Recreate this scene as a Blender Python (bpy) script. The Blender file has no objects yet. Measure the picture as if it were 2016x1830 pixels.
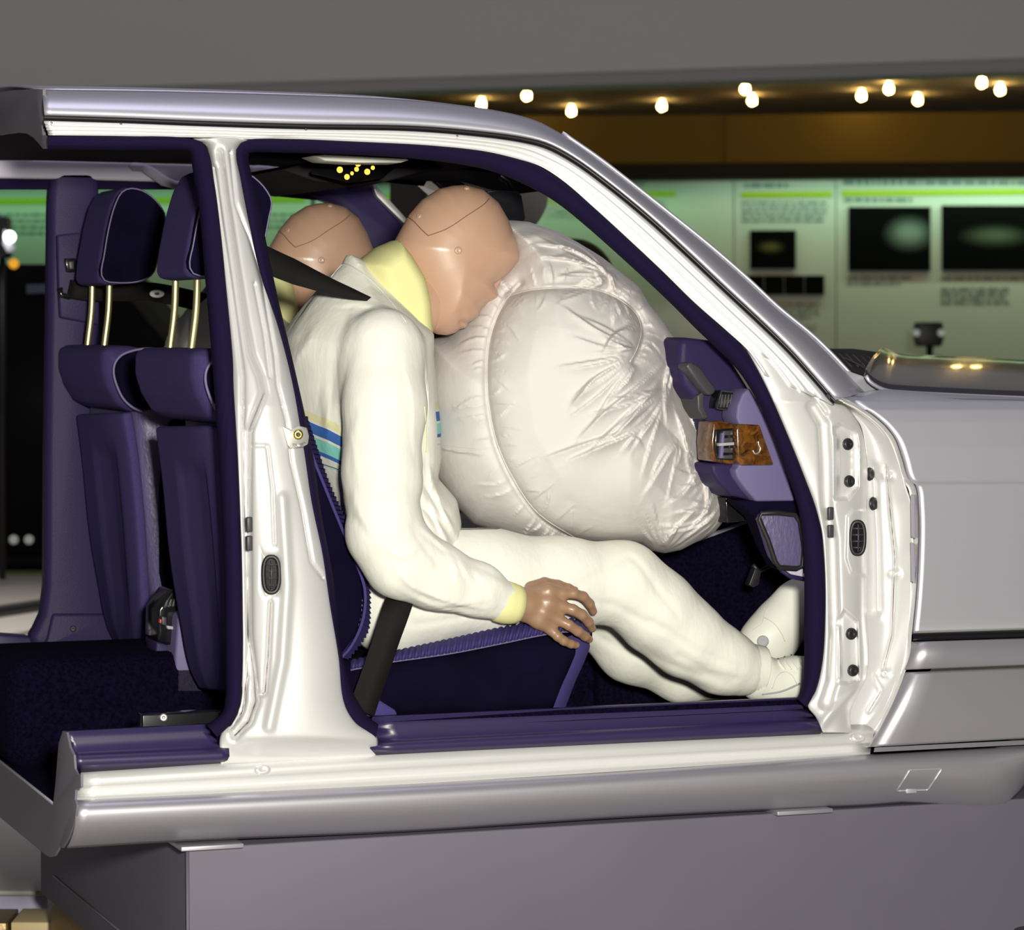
import bpy, bmesh, math, random
import numpy as np
from mathutils import Vector, Matrix
from mathutils.bvhtree import BVHTree
from math import sin, cos, radians, pi

# ------------------------------------------------------------------ camera
scene = bpy.context.scene
C = scene.collection
YAW, PITCH, F, D = radians(20), radians(2.6), 6050.0, 5.04
FW = Vector((sin(YAW)*cos(PITCH), cos(YAW)*cos(PITCH), -sin(PITCH)))
RT = Vector((cos(YAW), -sin(YAW), 0))
UP = RT.cross(FW)
TZ = 1.03 - D*sin(PITCH)
CAM = Vector((1.0, 0, TZ)) - D*FW
cd = bpy.data.cameras.new('camera'); cam = bpy.data.objects.new('camera', cd); C.objects.link(cam)
cd.sensor_width = 36; cd.lens = 36*F/2016; cd.clip_end = 200
cam.matrix_world = Matrix(((RT.x, UP.x, -FW.x, CAM.x), (RT.y, UP.y, -FW.y, CAM.y), (RT.z, UP.z, -FW.z, CAM.z), (0, 0, 0, 1)))
cd.dof.use_dof = True; cd.dof.focus_distance = 5.2; cd.dof.aperture_fstop = 7.0; cd.dof.aperture_blades = 5
scene.camera = cam

# ------------------------------------------------------------------ world, lights, exposure
vs = scene.view_settings
vs.view_transform = 'Standard'; vs.look = 'None'; vs.gamma = 1; vs.use_curve_mapping = False; vs.exposure = 0.0
w = bpy.data.worlds.new('hall'); scene.world = w; w.use_nodes = True
w.node_tree.nodes['Background'].inputs[0].default_value = (0.34, 0.325, 0.39, 1)
w.node_tree.nodes['Background'].inputs[1].default_value = 0.16
HZ = Vector((FW.x, FW.y, 0)).normalized()

def area(name, loc, target, power, size, color=(1, 1, 1), size_y=None):
    l = bpy.data.lights.new(name, 'AREA'); l.energy = power; l.size = size; l.color = color
    if name.startswith('platform'): l.spread = radians(70)
    if size_y: l.shape = 'RECTANGLE'; l.size_y = size_y
    o = bpy.data.objects.new(name, l); C.objects.link(o); o.location = loc
    o.rotation_euler = (Vector(target)-Vector(loc)).to_track_quat('-Z', 'Y').to_euler()
    return o
# hand-held flash beside and above the camera
area('camera_flash', CAM + RT*0.24 + Vector((0, 0, 0.24)) + HZ*0.2, (1.05, 0.2, 0.75), 315, 0.2, (1.0, 0.985, 0.86))
# added fill brightening the platform, then soft light of the hall ceiling over the car
area('platform_fill_light', Vector((CAM.x, CAM.y, 4.6))-RT*3.0+HZ*11.5, Vector((CAM.x, CAM.y, -0.2))-RT*2.8+HZ*10.8, 125, 3.5, (1.0, 0.95, 0.88))
area('hall_ceiling_light', (0.6, 0.2, 5.5), (0.8, 0.4, 0.5), 60, 3.0, (0.85, 0.82, 1.0))

# ------------------------------------------------------------------ pixel to place
def ray(px, py):
    return FW + RT*((px-1008)/F) + UP*((915-py)/F)
def at(px, py, Y):
    d = ray(px, py); return CAM + d*((Y-CAM.y)/d.y)
def atx(px, py, X):
    d = ray(px, py); return CAM + d*((X-CAM.x)/d.x)
def atz(px, py, Z):
    d = ray(px, py); return CAM + d*((Z-CAM.z)/d.z)
def bw(px, py, dep):                       # plane facing the hall, dep metres ahead of the tripod
    d = ray(px, py); h = d.x*HZ.x+d.y*HZ.y; return CAM + d*(dep/h)
def ysurf(z): return 0.02 + max(0.0, z-0.90)*0.36
def P(px, py, off=0.0):                    # on the flank of the car, off metres inward
    y = 0.05
    for _ in range(8):
        p = at(px, py, y+off); y = ysurf(p.z)
    return at(px, py, y+off)

# ------------------------------------------------------------------ materials
def mat(name, col, rough=0.5, metal=0.0, bump=0.0, bscale=60, var=0.0, vscale=20, sheen=0.0, coat=0.0, emit=None, estr=0, spec=0.5, bstretch=None):
    m = bpy.data.materials.new(name); m.use_nodes = True
    nt = m.node_tree; b = nt.nodes['Principled BSDF']
    c = (col[0], col[1], col[2], 1)
    b.inputs['Base Color'].default_value = c; b.inputs['Roughness'].default_value = rough; b.inputs['Metallic'].default_value = metal
    b.inputs['Specular IOR Level'].default_value = spec
    if sheen: b.inputs['Sheen Weight'].default_value = sheen; b.inputs['Sheen Tint'].default_value = c
    if coat: b.inputs['Coat Weight'].default_value = coat; b.inputs['Coat Roughness'].default_value = 0.2
    if emit: b.inputs['Emission Color'].default_value = (*emit, 1); b.inputs['Emission Strength'].default_value = estr
    tc = nt.nodes.new('ShaderNodeTexCoord'); vec = tc.outputs['Object']
    if bstretch:
        mp = nt.nodes.new('ShaderNodeMapping'); mp.inputs['Scale'].default_value = bstretch; nt.links.new(vec, mp.inputs[0]); bv = mp.outputs[0]
    else: bv = vec
    if bump:
        n = nt.nodes.new('ShaderNodeTexNoise'); n.inputs['Scale'].default_value = bscale; n.inputs['Detail'].default_value = 6
        nt.links.new(bv, n.inputs['Vector'])
        bp = nt.nodes.new('ShaderNodeBump'); bp.inputs['Strength'].default_value = bump; bp.inputs['Distance'].default_value = 0.01
        nt.links.new(n.outputs['Fac'], bp.inputs['Height']); nt.links.new(bp.outputs[0], b.inputs['Normal'])
    if var:
        n2 = nt.nodes.new('ShaderNodeTexNoise'); n2.inputs['Scale'].default_value = vscale; n2.inputs['Detail'].default_value = 5
        nt.links.new(bv, n2.inputs['Vector'])
        r = nt.nodes.new('ShaderNodeMapRange'); r.inputs['From Min'].default_value = 0.3; r.inputs['From Max'].default_value = 0.7
        r.inputs['To Min'].default_value = 1-var; r.inputs['To Max'].default_value = 1+var
        nt.links.new(n2.outputs['Fac'], r.inputs['Value'])
        hs = nt.nodes.new('ShaderNodeHueSaturation'); hs.inputs['Color'].default_value = c
        nt.links.new(r.outputs[0], hs.inputs['Value']); nt.links.new(hs.outputs[0], b.inputs['Base Color'])
    return m
M = {}
M['silver'] = mat('silver_paint', (0.68, 0.672, 0.755), 0.44, 0.72, coat=0.35, bump=0.02, bscale=900)
M['jamb'] = mat('silver_paint_jamb_brightened', (0.74, 0.725, 0.73), 0.36, 0.38, coat=0.3)  # same silver paint, paler and less metallic for its flash-lit brightness
M['cutgrey'] = mat('matt_grey_paint_on_cut_edge', (0.17, 0.155, 0.185), 0.6)
M['hoodpaint'] = mat('silver_paint_dark_reflection', (0.10, 0.095, 0.12), 0.06, 0.7, coat=0.7)  # silver paint darkened: the dark hall's reflection is put into the base colour
M['clad'] = mat('grey_plastic_cladding', (0.52, 0.50, 0.555), 0.40, 0.75, coat=0.1)
M['seal'] = mat('navy_velour_seal', (0.0094, 0.0060, 0.0303), 0.85, sheen=0.03, bump=0.15, bscale=700)
M['scuff'] = mat('navy_vinyl_scuff', (0.026, 0.018, 0.072), 0.36, bump=0.02, bscale=500)
M['vinyl'] = mat('navy_vinyl_trim', (0.028, 0.020, 0.070), 0.42, bump=0.12, bscale=450)
M['leather'] = mat('lavender_grained_leatherette', (0.1075, 0.0880, 0.1955), 0.42, bump=0.25, bscale=90, bstretch=(1.6, 1.6, 0.8))
M['lavender'] = mat('lavender_plastic', (0.1350, 0.1125, 0.2520), 0.6, bump=0.04, bscale=500)
M['fabric'] = mat('purple_seat_cloth', (0.060, 0.047, 0.150), 0.9, bump=0.3, bscale=900, sheen=0.12, var=0.12, vscale=300)
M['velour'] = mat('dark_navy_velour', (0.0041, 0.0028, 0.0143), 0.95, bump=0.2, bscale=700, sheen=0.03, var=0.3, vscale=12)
M['ribs'] = mat('ribbed_purple_velour', (0.0562, 0.0450, 0.1688), 0.8, bump=0.1, bscale=500, sheen=0.12)
M['carpet'] = mat('navy_carpet', (0.0045, 0.0030, 0.0156), 0.95, bump=0.8, bscale=420, var=0.6, vscale=160, sheen=0.05)
M['piping'] = mat('lavender_piping', (0.14, 0.12, 0.24), 0.5)
M['black'] = mat('black_rubber', (0.012, 0.011, 0.012), 0.45)
M['blackgloss'] = mat('black_gloss_plastic', (0.008, 0.008, 0.01), 0.15)
M['greyplastic'] = mat('dark_grey_plastic', (0.045, 0.043, 0.05), 0.4)
M['belt'] = mat('black_woven_webbing', (0.0154, 0.0147, 0.0140), 0.6, bump=0.4, bscale=900)
M['headliner'] = mat('dark_headliner', (0.02, 0.018, 0.02), 0.9)
M['whitetrim'] = mat('pale_lavender_trim', (0.50, 0.46, 0.56), 0.5)
M['chrome'] = mat('chrome', (0.8, 0.78, 0.74), 0.32, 0.8)
M['brass'] = mat('brass', (0.65, 0.45, 0.10), 0.3, 1.0)
M['post'] = mat('polished_headrest_steel', (0.9, 0.82, 0.38), 0.42, 1.0)
M['skin'] = mat('tan_vinyl_skin', (0.50, 0.305, 0.215), 0.36, var=0.05, vscale=6, coat=0.3)
M['handskin'] = mat('brown_vinyl_skin', (0.31, 0.18, 0.11), 0.42, coat=0.12, bump=0.04, bscale=60)
M['seam'] = mat('dark_seam', (0.16, 0.09, 0.06), 0.7)
M['tshirt'] = mat('yellow_knit_cotton', (0.76, 0.73, 0.36), 0.85, bump=0.15, bscale=500)
M['white'] = mat('white_cotton_drill', (0.80, 0.785, 0.72), 0.85, bump=0.45, bscale=14, bstretch=(1.4, 1.2, 0.5))
M['shoe'] = mat('white_leather_shoe', (0.80, 0.79, 0.72), 0.5)
M['shoegrey'] = mat('grey_shoe_trim', (0.35, 0.36, 0.38), 0.6)
M['bag'] = mat('white_nylon_airbag', (0.64, 0.60, 0.595), 0.62, bump=0.12, bscale=45)
M['seamwhite'] = mat('white_stitched_seam', (0.66, 0.62, 0.58), 0.7)
M['plinth'] = mat('brushed_grey_plinth', (0.122, 0.108, 0.148), 0.6, 0.1, var=0.06, vscale=3)
M['gold'] = mat('brushed_gold_metal', (0.22, 0.16, 0.08), 0.4, 0.8, bump=0.1, bscale=100)
M['glass'] = mat('glass', (1, 1, 1), 0.02)
M['glass'].node_tree.nodes['Principled BSDF'].inputs['Transmission Weight'].default_value = 1
M['glass'].node_tree.nodes['Principled BSDF'].inputs['IOR'].default_value = 1.2

def wood():
    m = mat('burr_walnut_veneer', (0.16, 0.05, 0.008), 0.15, coat=0.8)
    nt = m.node_tree; b = nt.nodes['Principled BSDF']; tc = nt.nodes.new('ShaderNodeTexCoord')
    n = nt.nodes.new('ShaderNodeTexNoise'); n.inputs['Scale'].default_value = 55; n.inputs['Detail'].default_value = 8; n.inputs['Distortion'].default_value = 1.5
    r = nt.nodes.new('ShaderNodeValToRGB'); r.color_ramp.elements[0].position = 0.32; r.color_ramp.elements[0].color = (0.03, 0.009, 0.002, 1)
    r.color_ramp.elements[1].position = 0.7; r.color_ramp.elements[1].color = (0.20, 0.075, 0.010, 1)
    nt.links.new(tc.outputs['Object'], n.inputs['Vector']); nt.links.new(n.outputs['Fac'], r.inputs[0]); nt.links.new(r.outputs[0], b.inputs['Base Color'])
    return m
M['wood'] = wood()
for k_, sp_k in (('seal', .08), ('fabric', .1), ('velour', .06), ('ribs', .1), ('carpet', .05), ('headliner', .05), ('vinyl', .12), ('belt', .1), ('plinth', .3), ('bag', .3), ('white', .2), ('tshirt', .2)):
    M[k_].node_tree.nodes['Principled BSDF'].inputs['Specular IOR Level'].default_value = sp_k

# ------------------------------------------------------------------ objects
def obj(name, verts, faces, m=None, parent=None, smooth=True, **props):
    me = bpy.data.meshes.new(name); me.from_pydata([tuple(v) for v in verts], [], [tuple(f) for f in faces]); me.update()
    if m: me.materials.append(m)
    if smooth: me.shade_smooth()
    o = bpy.data.objects.new(name, me); C.objects.link(o)
    if parent: o.parent = parent
    for k, v in props.items(): o[k] = v
    return o
def thing(name, label, cat, loc=(0, 0, 0), group=None):
    o = bpy.data.objects.new(name, None); C.objects.link(o); o.location = (0, 0, 0)
    o.empty_display_size = 0.1
    o['label'] = label; o['category'] = cat
    if group: o['group'] = group
    return o
def tag(o, label, cat, group=None):
    o['label'] = label; o['category'] = cat
    if group: o['group'] = group
    return o
def fixn(o):
    bm = bmesh.new(); bm.from_mesh(o.data); bmesh.ops.recalc_face_normals(bm, faces=bm.faces); bm.to_mesh(o.data); bm.free(); return o
def bevel(o, wd=0.003, seg=2):
    md = o.modifiers.new('bevel', 'BEVEL'); md.width = wd; md.segments = seg; md.limit_method = 'ANGLE'; md.angle_limit = radians(35); return o
def solid(o, t, off=-1):
    md = o.modifiers.new('thickness', 'SOLIDIFY'); md.thickness = t; md.offset = off; return o

def cr(pts, n, closed=False):               # Catmull-Rom resampled by arc length
    p = np.array([tuple(q) for q in pts], float); m = len(p)
    if closed: ext = np.vstack([p[-1], p, p[0], p[1]]); segs = m
    else: ext = np.vstack([2*p[0]-p[1], p, 2*p[-1]-p[-2]]); segs = m-1
    out = []
    for i in range(segs):
        a, b, c, d = ext[i], ext[i+1], ext[i+2], ext[i+3]
        ts = np.linspace(0, 1, 12, endpoint=False)[:, None]
        tb = np.linalg.norm(c-b)                    # tame overshoot with scaled tangents
        l1 = max(np.linalg.norm(b-a), 1e-9); l2 = max(np.linalg.norm(d-c), 1e-9)
        m1 = ((b-a)/l1+(c-b)/max(tb, 1e-9))*0.5*tb; m2 = ((c-b)/max(tb, 1e-9)+(d-c)/l2)*0.5*tb
        h = (2*ts**3-3*ts**2+1)*b+(ts**3-2*ts**2+ts)*m1+(-2*ts**3+3*ts**2)*c+(ts**3-ts**2)*m2
        out.append(h)
    out = np.vstack(out+[p[0:1] if closed else p[-1:]])
    s = np.concatenate([[0], np.cumsum(np.linalg.norm(np.diff(out, axis=0), axis=1))])
    t = np.linspace(0, s[-1], n+1 if closed else n)
    if closed: t = t[:-1]
    return np.stack([np.interp(t, s, out[:, k]) for k in range(out.shape[1])], 1)
def loft(name, rows, m, parent, closed=False, close_rows=False, smooth=True, **props):
    """rows: arrays of 3-D points of equal length"""
    n = len(rows[0]); V = [v for r in rows for v in r]; Fc = []
    nr = len(rows)
    for i in range(nr if close_rows else nr-1):
        i2 = (i+1) % nr
        for j in range(n if closed else n-1):
            k = (j+1) % n
            Fc.append((i*n+j, i*n+k, i2*n+k, i2*n+j))
    return obj(name, V, Fc, m, parent, smooth, **props)
def lerp(a, b, t): return a*(1-t)+b*t
def tube(name, pts, r, m, parent, res=8, closed=False, cyc=None, smoothn=None, **props):
    p = np.array([tuple(q) for q in pts], float)
    if smoothn: p = cr(p, smoothn, closed)
    n = len(p); rings = []
    prev = None
    for i in range(n):
        if closed: t = p[(i+1) % n]-p[i-1]
        else: t = p[min(i+1, n-1)]-p[max(i-1, 0)]
        t = Vector(t).normalized()
        if prev is None:
            a = t.orthogonal().normalized()
        else:
            a = (prev - t*prev.dot(t)).normalized()
        prev = a; b = t.cross(a)
        rr = r[i] if hasattr(r, '__len__') else r
        rings.append([Vector(p[i])+a*cos(2*pi*k/res)*rr+b*sin(2*pi*k/res)*rr for k in range(res)])
    V = [v for q in rings for v in q]; Fc = []
    for i in range(n if closed else n-1):
        i2 = (i+1) % n
        for k in range(res): Fc.append((i*res+k, i*res+(k+1) % res, i2*res+(k+1) % res, i2*res+k))
    if not closed: Fc.append(tuple(range(res))[::-1]); Fc.append(tuple((n-1)*res+k for k in range(res)))
    return obj(name, V, Fc, m, parent, True, **props)
def prism(name, pts0, pts1, m, parent, bev=0.0, smooth=False, **props):
    """solid between two matching outlines"""
    n = len(pts0); V = list(pts0)+list(pts1); Fc = [tuple(range(n)), tuple(range(2*n-1, n-1, -1))]
    for i in range(n): Fc.append((i, i+n, (i+1) % n+n, (i+1) % n))
    o = obj(name, V, Fc, m, parent, smooth, **props); fixn(o)
    if bev: bevel(o, bev, 3); o.data.shade_smooth()
    return o
def slab(name, px, Y0, Y1, m, parent, bev=0.0, **props):    # pixel outline at Y0, pushed straight to Y1
    a = [at(x, y, Y0) for x, y in px]; b = [Vector((p.x, Y1, p.z)) for p in a]
    return prism(name, a, b, m, parent, bev, **props)
def box(name, lo, hi, m, parent, bev=0.0, **props):
    x0, y0, z0 = lo; x1, y1, z1 = hi
    a = [Vector(p) for p in ((x0, y0, z0), (x1, y0, z0), (x1, y0, z1), (x0, y0, z1))]; b = [Vector((p.x, y1, p.z)) for p in a]
    return prism(name, a, b, m, parent, bev, **props)

# ------------------------------------------------------------------ implicit surfaces
rng = np.random.RandomState(7)
LAT = rng.rand(32, 32, 32)*2-1
def noise(x, y, z):
    xi = np.floor(x).astype(int); yi = np.floor(y).astype(int); zi = np.floor(z).astype(int)
    fx, fy, fz = x-xi, y-yi, z-zi
    fx = fx*fx*(3-2*fx); fy = fy*fy*(3-2*fy); fz = fz*fz*(3-2*fz)
    g = lambda a, b, c: LAT[(xi+a) & 31, (yi+b) & 31, (zi+c) & 31]
    return ((g(0, 0, 0)*(1-fx)+g(1, 0, 0)*fx)*(1-fy)+(g(0, 1, 0)*(1-fx)+g(1, 1, 0)*fx)*fy)*(1-fz) + ((g(0, 0, 1)*(1-fx)+g(1, 0, 1)*fx)*(1-fy)+(g(0, 1, 1)*(1-fx)+g(1, 1, 1)*fx)*fy)*fz
def ridged(x, y, z): return (1-np.abs(noise(x, y, z))*2.2)
def smin(a, b, k):
    h = np.clip(0.5+0.5*(b-a)/k, 0, 1); return b*(1-h)+a*h-k*h*(1-h)
def cap(X, Y, Z, a, b, ra, rb):
    ax, ay, az = a; dx, dy, dz = b[0]-ax, b[1]-ay, b[2]-az
    t = np.clip(((X-ax)*dx+(Y-ay)*dy+(Z-az)*dz)/(dx*dx+dy*dy+dz*dz+1e-12), 0, 1)
    return np.sqrt((X-ax-t*dx)**2+(Y-ay-t*dy)**2+(Z-az-t*dz)**2)-(ra+(rb-ra)*t)
def ell(X, Y, Z, c, r):
    q = np.sqrt(((X-c[0])/r[0])**2+((Y-c[1])/r[1])**2+((Z-c[2])/r[2])**2); return (q-1)*min(r)
def poly2(U, V, pts):
    p = np.array(pts, float); n = len(p); d = np.full(U.shape, 1e9); ins = np.zeros(U.shape, bool)
    for i in range(n):
        a = p[i]; b = p[(i+1) % n]; e = b-a
        t = np.clip(((U-a[0])*e[0]+(V-a[1])*e[1])/(e@e+1e-12), 0, 1)
        d = np.minimum(d, (U-a[0]-t*e[0])**2+(V-a[1]-t*e[1])**2)
        c = ((a[1] > V) != (b[1] > V)) & (U < (b[0]-a[0])*(V-a[1])/(b[1]-a[1]+1e-15)+a[0]); ins ^= c
    return np.where(ins, -1, 1)*np.sqrt(d)
def grid(lo, hi, h):
    ax = [np.arange(lo[k], hi[k]+h, h) for k in range(3)]
    return np.meshgrid(*ax, indexing='ij')
def nets(f, lo, h):
    """surface nets: field -> verts, quads"""
    s = f < 0
    nx, ny, nz = f.shape
    c = np.stack([s[i:nx-1+i, j:ny-1+j, k:nz-1+k] for i in (0, 1) for j in (0, 1) for k in (0, 1)])
    tot = c.sum(0); act = (tot > 0) & (tot < 8)
    idx = -np.ones(act.shape, int); I = np.argwhere(act); idx[act] = np.arange(len(I))
    acc = np.zeros((len(I), 3)); cnt = np.zeros(len(I))
    corners = [(i, j, k) for i in (0, 1) for j in (0, 1) for k in (0, 1)]
    for a in corners:
        for ax in range(3):
            if a[ax] == 1: continue
            b = list(a); b[ax] = 1
            fa = f[I[:, 0]+a[0], I[:, 1]+a[1], I[:, 2]+a[2]]; fb = f[I[:, 0]+b[0], I[:, 1]+b[1], I[:, 2]+b[2]]
            cr_ = (fa < 0) != (fb < 0); t = np.where(cr_, fa/(fa-fb+1e-20), 0)
            q = np.tile(np.array(a, float), (len(I), 1)); q[:, ax] = t
            acc[cr_] += q[cr_]; cnt[cr_] += 1
    V = (I+acc/cnt[:, None])*h+np.array(lo)
    Q = []
    for ax in range(3):
        sl0 = [slice(None)]*3; sl1 = [slice(None)]*3; sl0[ax] = slice(0, -1); sl1[ax] = slice(1, None)
        e = s[tuple(sl0)] != s[tuple(sl1)]; flip = s[tuple(sl0)]
        E = np.argwhere(e); u, v = [(1, 2), (2, 0), (0, 1)][ax]
        ok = (E[:, u] > 0) & (E[:, v] > 0) & (E[:, u] < f.shape[u]-1) & (E[:, v] < f.shape[v]-1)
        E = E[ok]; fl = flip[tuple(E.T)]
        def g(du, dv):
            q = E.copy(); q[:, u] -= du; q[:, v] -= dv; return idx[tuple(q.T)]
        q = np.stack([g(1, 1), g(0, 1), g(0, 0), g(1, 0)], 1)
        q[~fl] = q[~fl][:, ::-1]; Q.append(q)
    return V, np.vstack(Q)
def nmesh(name, V, Q, m, parent, **props):
    me = bpy.data.meshes.new(name)
    me.vertices.add(len(V)); me.vertices.foreach_set('co', np.asarray(V, np.float32).ravel())
    me.loops.add(len(Q)*4); me.loops.foreach_set('vertex_index', np.asarray(Q, np.int32).ravel())
    me.polygons.add(len(Q)); me.polygons.foreach_set('loop_start', np.arange(0, len(Q)*4, 4, dtype=np.int32))
    me.update(calc_edges=True); me.validate(); me.shade_smooth()
    if m: me.materials.append(m)
    o = bpy.data.objects.new(name, me); C.objects.link(o)
    if parent: o.parent = parent
    for k, v in props.items(): o[k] = v
    return o
def inflate(X, Y, Z, pts_xz, yc, W, R, ed=None):
    """outline in the XZ plane, pillow-shaped across Y with half width W and edge radius R"""
    U, V = X[:, 0, :], Z[:, 0, :]
    d = -poly2(U, V, pts_xz); di = np.minimum(d, R)
    return np.sqrt((R-di)[:, None, :]**2+((Y-yc)*R/W)**2)-R
def puffy(X, Y, Z, pts_xz, yc, W, r):
    """outline extruded across Y with rounded edges"""
    d = poly2(X[:, 0, :], Z[:, 0, :], pts_xz)[:, None, :]+r
    w_ = np.abs(Y-yc)-W+r
    return np.sqrt(np.maximum(d, 0)**2+np.maximum(w_, 0)**2)+np.minimum(np.maximum(d, w_), 0)-r
def xz(px, Y): return [(at(x, y, Y).x, at(x, y, Y).z) for x, y in px]
def bounds(pts, yc, W, pad=0.03):
    a = np.array(pts); return (a[:, 0].min()-pad, yc-W-pad, a[:, 1].min()-pad), (a[:, 0].max()+pad, yc+W+pad, a[:, 1].max()+pad)
def crease(U, V, pl, amp, w1, w2):
    """sharp one-sided cloth fold along a polyline"""
    pl = cr(pl, 14); best = np.full(U.shape, 1e9); sg = np.zeros(U.shape); par = np.zeros(U.shape); n = len(pl)-1
    for i in range(n):
        e = pl[i+1]-pl[i]; L2 = e@e+1e-12; t = np.clip(((U-pl[i, 0])*e[0]+(V-pl[i, 1])*e[1])/L2, 0, 1)
        dx, dy = U-pl[i, 0]-t*e[0], V-pl[i, 1]-t*e[1]; dd = np.hypot(dx, dy); mk = dd < best
        best[mk] = dd[mk]; sg[mk] = np.sign(e[0]*dy-e[1]*dx)[mk]; par[mk] = ((i+t)/n)[mk]
    fade = np.sin(pi*np.clip(par, 0.02, 0.98))**0.6
    return amp*fade*np.where(sg > 0, np.exp(-best/w1), -0.35*np.exp(-best/w2)+1.35*np.exp(-(best/(0.35*w2))**2)*1.0)
def bvh(o): return BVHTree.FromPolygons([v.co for v in o.data.vertices], [tuple(p.vertices) for p in o.data.polygons])
def hit(tree, px, py):
    d = ray(px, py).normalized(); r = tree.ray_cast(CAM, d); return (r[0], r[1]) if r[0] is not None else (None, None)
def disc_at(name, tree, px, py, r, m, parent, h=0.003, bulge=True, res=16, sy=1.0, **props):
    loc, nrm = hit(tree, px, py)
    if loc is None: return None
    if nrm.dot(ray(px, py)) > 0: nrm = -nrm
    return knob(name, loc, nrm, r, m, parent, h, res, sy, **props)
def knob(name, loc, nrm, r, m, parent, h=0.004, res=18, sy=1.0, **props):
    nrm = Vector(nrm).normalized(); a = (Vector((0, 0, 1))-nrm*nrm.z).normalized(); b = nrm.cross(a)
    V = []; prof = [(1.0, -0.3), (1.0, 0.4), (0.85, 0.9), (0.5, 1.0), (0.3, 0.75), (0.05, 0.7)]
    for q, hh in prof:
        for k in range(res):
            t = 2*pi*k/res; V.append(loc+a*cos(t)*r*q*sy+b*sin(t)*r*q+nrm*h*hh)
    Fc = []
    for i in range(len(prof)-1):
        for k in range(res): Fc.append((i*res+k, i*res+(k+1) % res, (i+1)*res+(k+1) % res, (i+1)*res+k))
    Fc.append(tuple((len(prof)-1)*res+k for k in range(res))); Fc.append(tuple(range(res))[::-1])
    return obj(name, V, Fc, m, parent, True, **props)
def surf_line(name, tree, px, r, m, parent, n=30, lift=0.0, **props):
    q = cr(px, n); pts = []
    for x, y in q:
        l, nn = hit(tree, x, y)
        if l is not None:
            if nn.dot(ray(x, y)) > 0: nn = -nn
            pts.append(l+nn*lift)
    if len(pts) < 3: return None
    return tube(name, pts, r, m, parent, 6, **props)

# ================================================================== the cutaway car
car = thing('cutaway_car', 'silver saloon car cut open behind the front seats, doors removed, standing on a grey plinth', 'car')
XC = at(147, 1573, 0.0).x                     # the plane of the saw cut

def pline(U, V, pts):
    p = np.array(pts, float); d = np.full(U.shape, 1e9)
    for i in range(len(p)-1):
        a = p[i]; e = p[i+1]-a; t = np.clip(((U-a[0])*e[0]+(V-a[1])*e[1])/(e@e+1e-12), 0, 1)
        d = np.minimum(d, np.hypot(U-a[0]-t*e[0], V-a[1]-t*e[1]))
    return d
def panel(name, left, right, nu, nv, feats, base, m, parent=car, surf=P, thick=0.003):
    L = cr(left, nv); R_ = cr(right, nv); t = np.linspace(0, 1, nu)[None, :, None]
    G = L[:, None, :]*(1-t)+R_[:, None, :]*t; U, V = G[..., 0], G[..., 1]
    off = base(U, V, np.broadcast_to(t[..., 0], U.shape)) + np.zeros(U.shape)
    for f in feats:
        if f[0] == 'poly':
            d = -poly2(U, V, f[1]); s = np.clip(d/f[3], 0, 1); off = off+f[2]*s*s*(3-2*s)
        else: off = off+f[2]*np.exp(-(pline(U, V, f[1])/f[3])**2)
    rows = [[surf(U[i, j], V[i, j], off[i, j]) for j in range(nu)] for i in range(nv)]
    o = loft(name, rows, m, parent); fixn(o)
    if thick: solid(o, thick)
    return o
def flat0(px, py, off=0.0): return at(px, py, off)

# ---- lines of the flank measured left to right
G_ = [(88, 232), (250, 237), (400, 243), (600, 249), (816, 253), (931, 262), (1029, 275), (1076, 287), (1126, 313), (1202, 368), (1282, 434), (1353, 499), (1428, 570), (1504, 641), (1554, 690), (1600, 741), (1644, 792)]
T_ = [(83, 176), (250, 178), (400, 181), (600, 187), (800, 196), (931, 210), (1010, 224), (1055, 237), (1105, 263), (1180, 315), (1232, 355), (1312, 418), (1393, 483), (1469, 549), (1529, 605), (1605, 668), (1703, 770)]
L_ = [(96, 267), (230, 268), (361, 270), (430, 271), (489, 274), (560, 273), (700, 279), (850, 287), (950, 298), (1020, 314), (1055, 324), (1101, 352), (1166, 408), (1237, 473), (1302, 534), (1363, 594), (1427, 650), (1470, 690), (1500, 735)]
N = 120
Gn, Tn, Ln = cr(G_, N), cr(T_, N), cr(L_, N)
def rowpx(A, off): return [P(x, y, off) for x, y in A]
# roof side and top
rows = []
for t, off in ((0.0, 0.0), (0.15, -0.004), (0.35, -0.002), (0.6, 0.012), (0.8, 0.04), (0.93, 0.075), (1.0, 0.12)):
    rows.append(rowpx(lerp(Gn-[0, 5], Tn, t), off))
rs = loft('roof_side', rows, M['silver'], car); fixn(rs); solid(rs, 0.003)
# drip channel
dc = loft('drip_channel', [rowpx(Gn-[0, 5.5], 0.0), rowpx(Gn-[0, 4], 0.012), rowpx(Gn+[-1, 3], 0.012), rowpx(Gn+[-1.5, 5], 0.002)], M['black'], car)
# door frame rail with pressed ridges
rows = []
for t, off in ((0.0, 0.002), (0.05, -0.007), (0.20, -0.008), (0.25, 0.001), (0.29, -0.005), (0.44, -0.008), (0.48, 0.003), (0.52, -0.004), (0.60, -0.006), (0.66, 0.008), (0.80, 0.015), (0.87, 0.004), (0.94, -0.003), (1.0, 0.012)):
    rows.append(rowpx(lerp(Gn+[-1.5, 5], Ln, t), off))
rr = loft('door_frame_rail', rows, M['jamb'], car); fixn(rr); solid(rr, 0.003)
for x, y in ((101, 242), (238, 244), (602, 255), (900, 268)):
    knob('rail_rivet', P(x, y, -0.007), (-0.2, -1, 0.1), 0.0022, M['greyplastic'], car, 0.001, 8)
# windscreen edge moulding and glass
WE = cr(T_[8:], 40)
tube('windscreen_moulding', [P(x+2, y-2, 0.122) for x, y in WE], 0.0035, M['silver'], car, 8)

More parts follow.
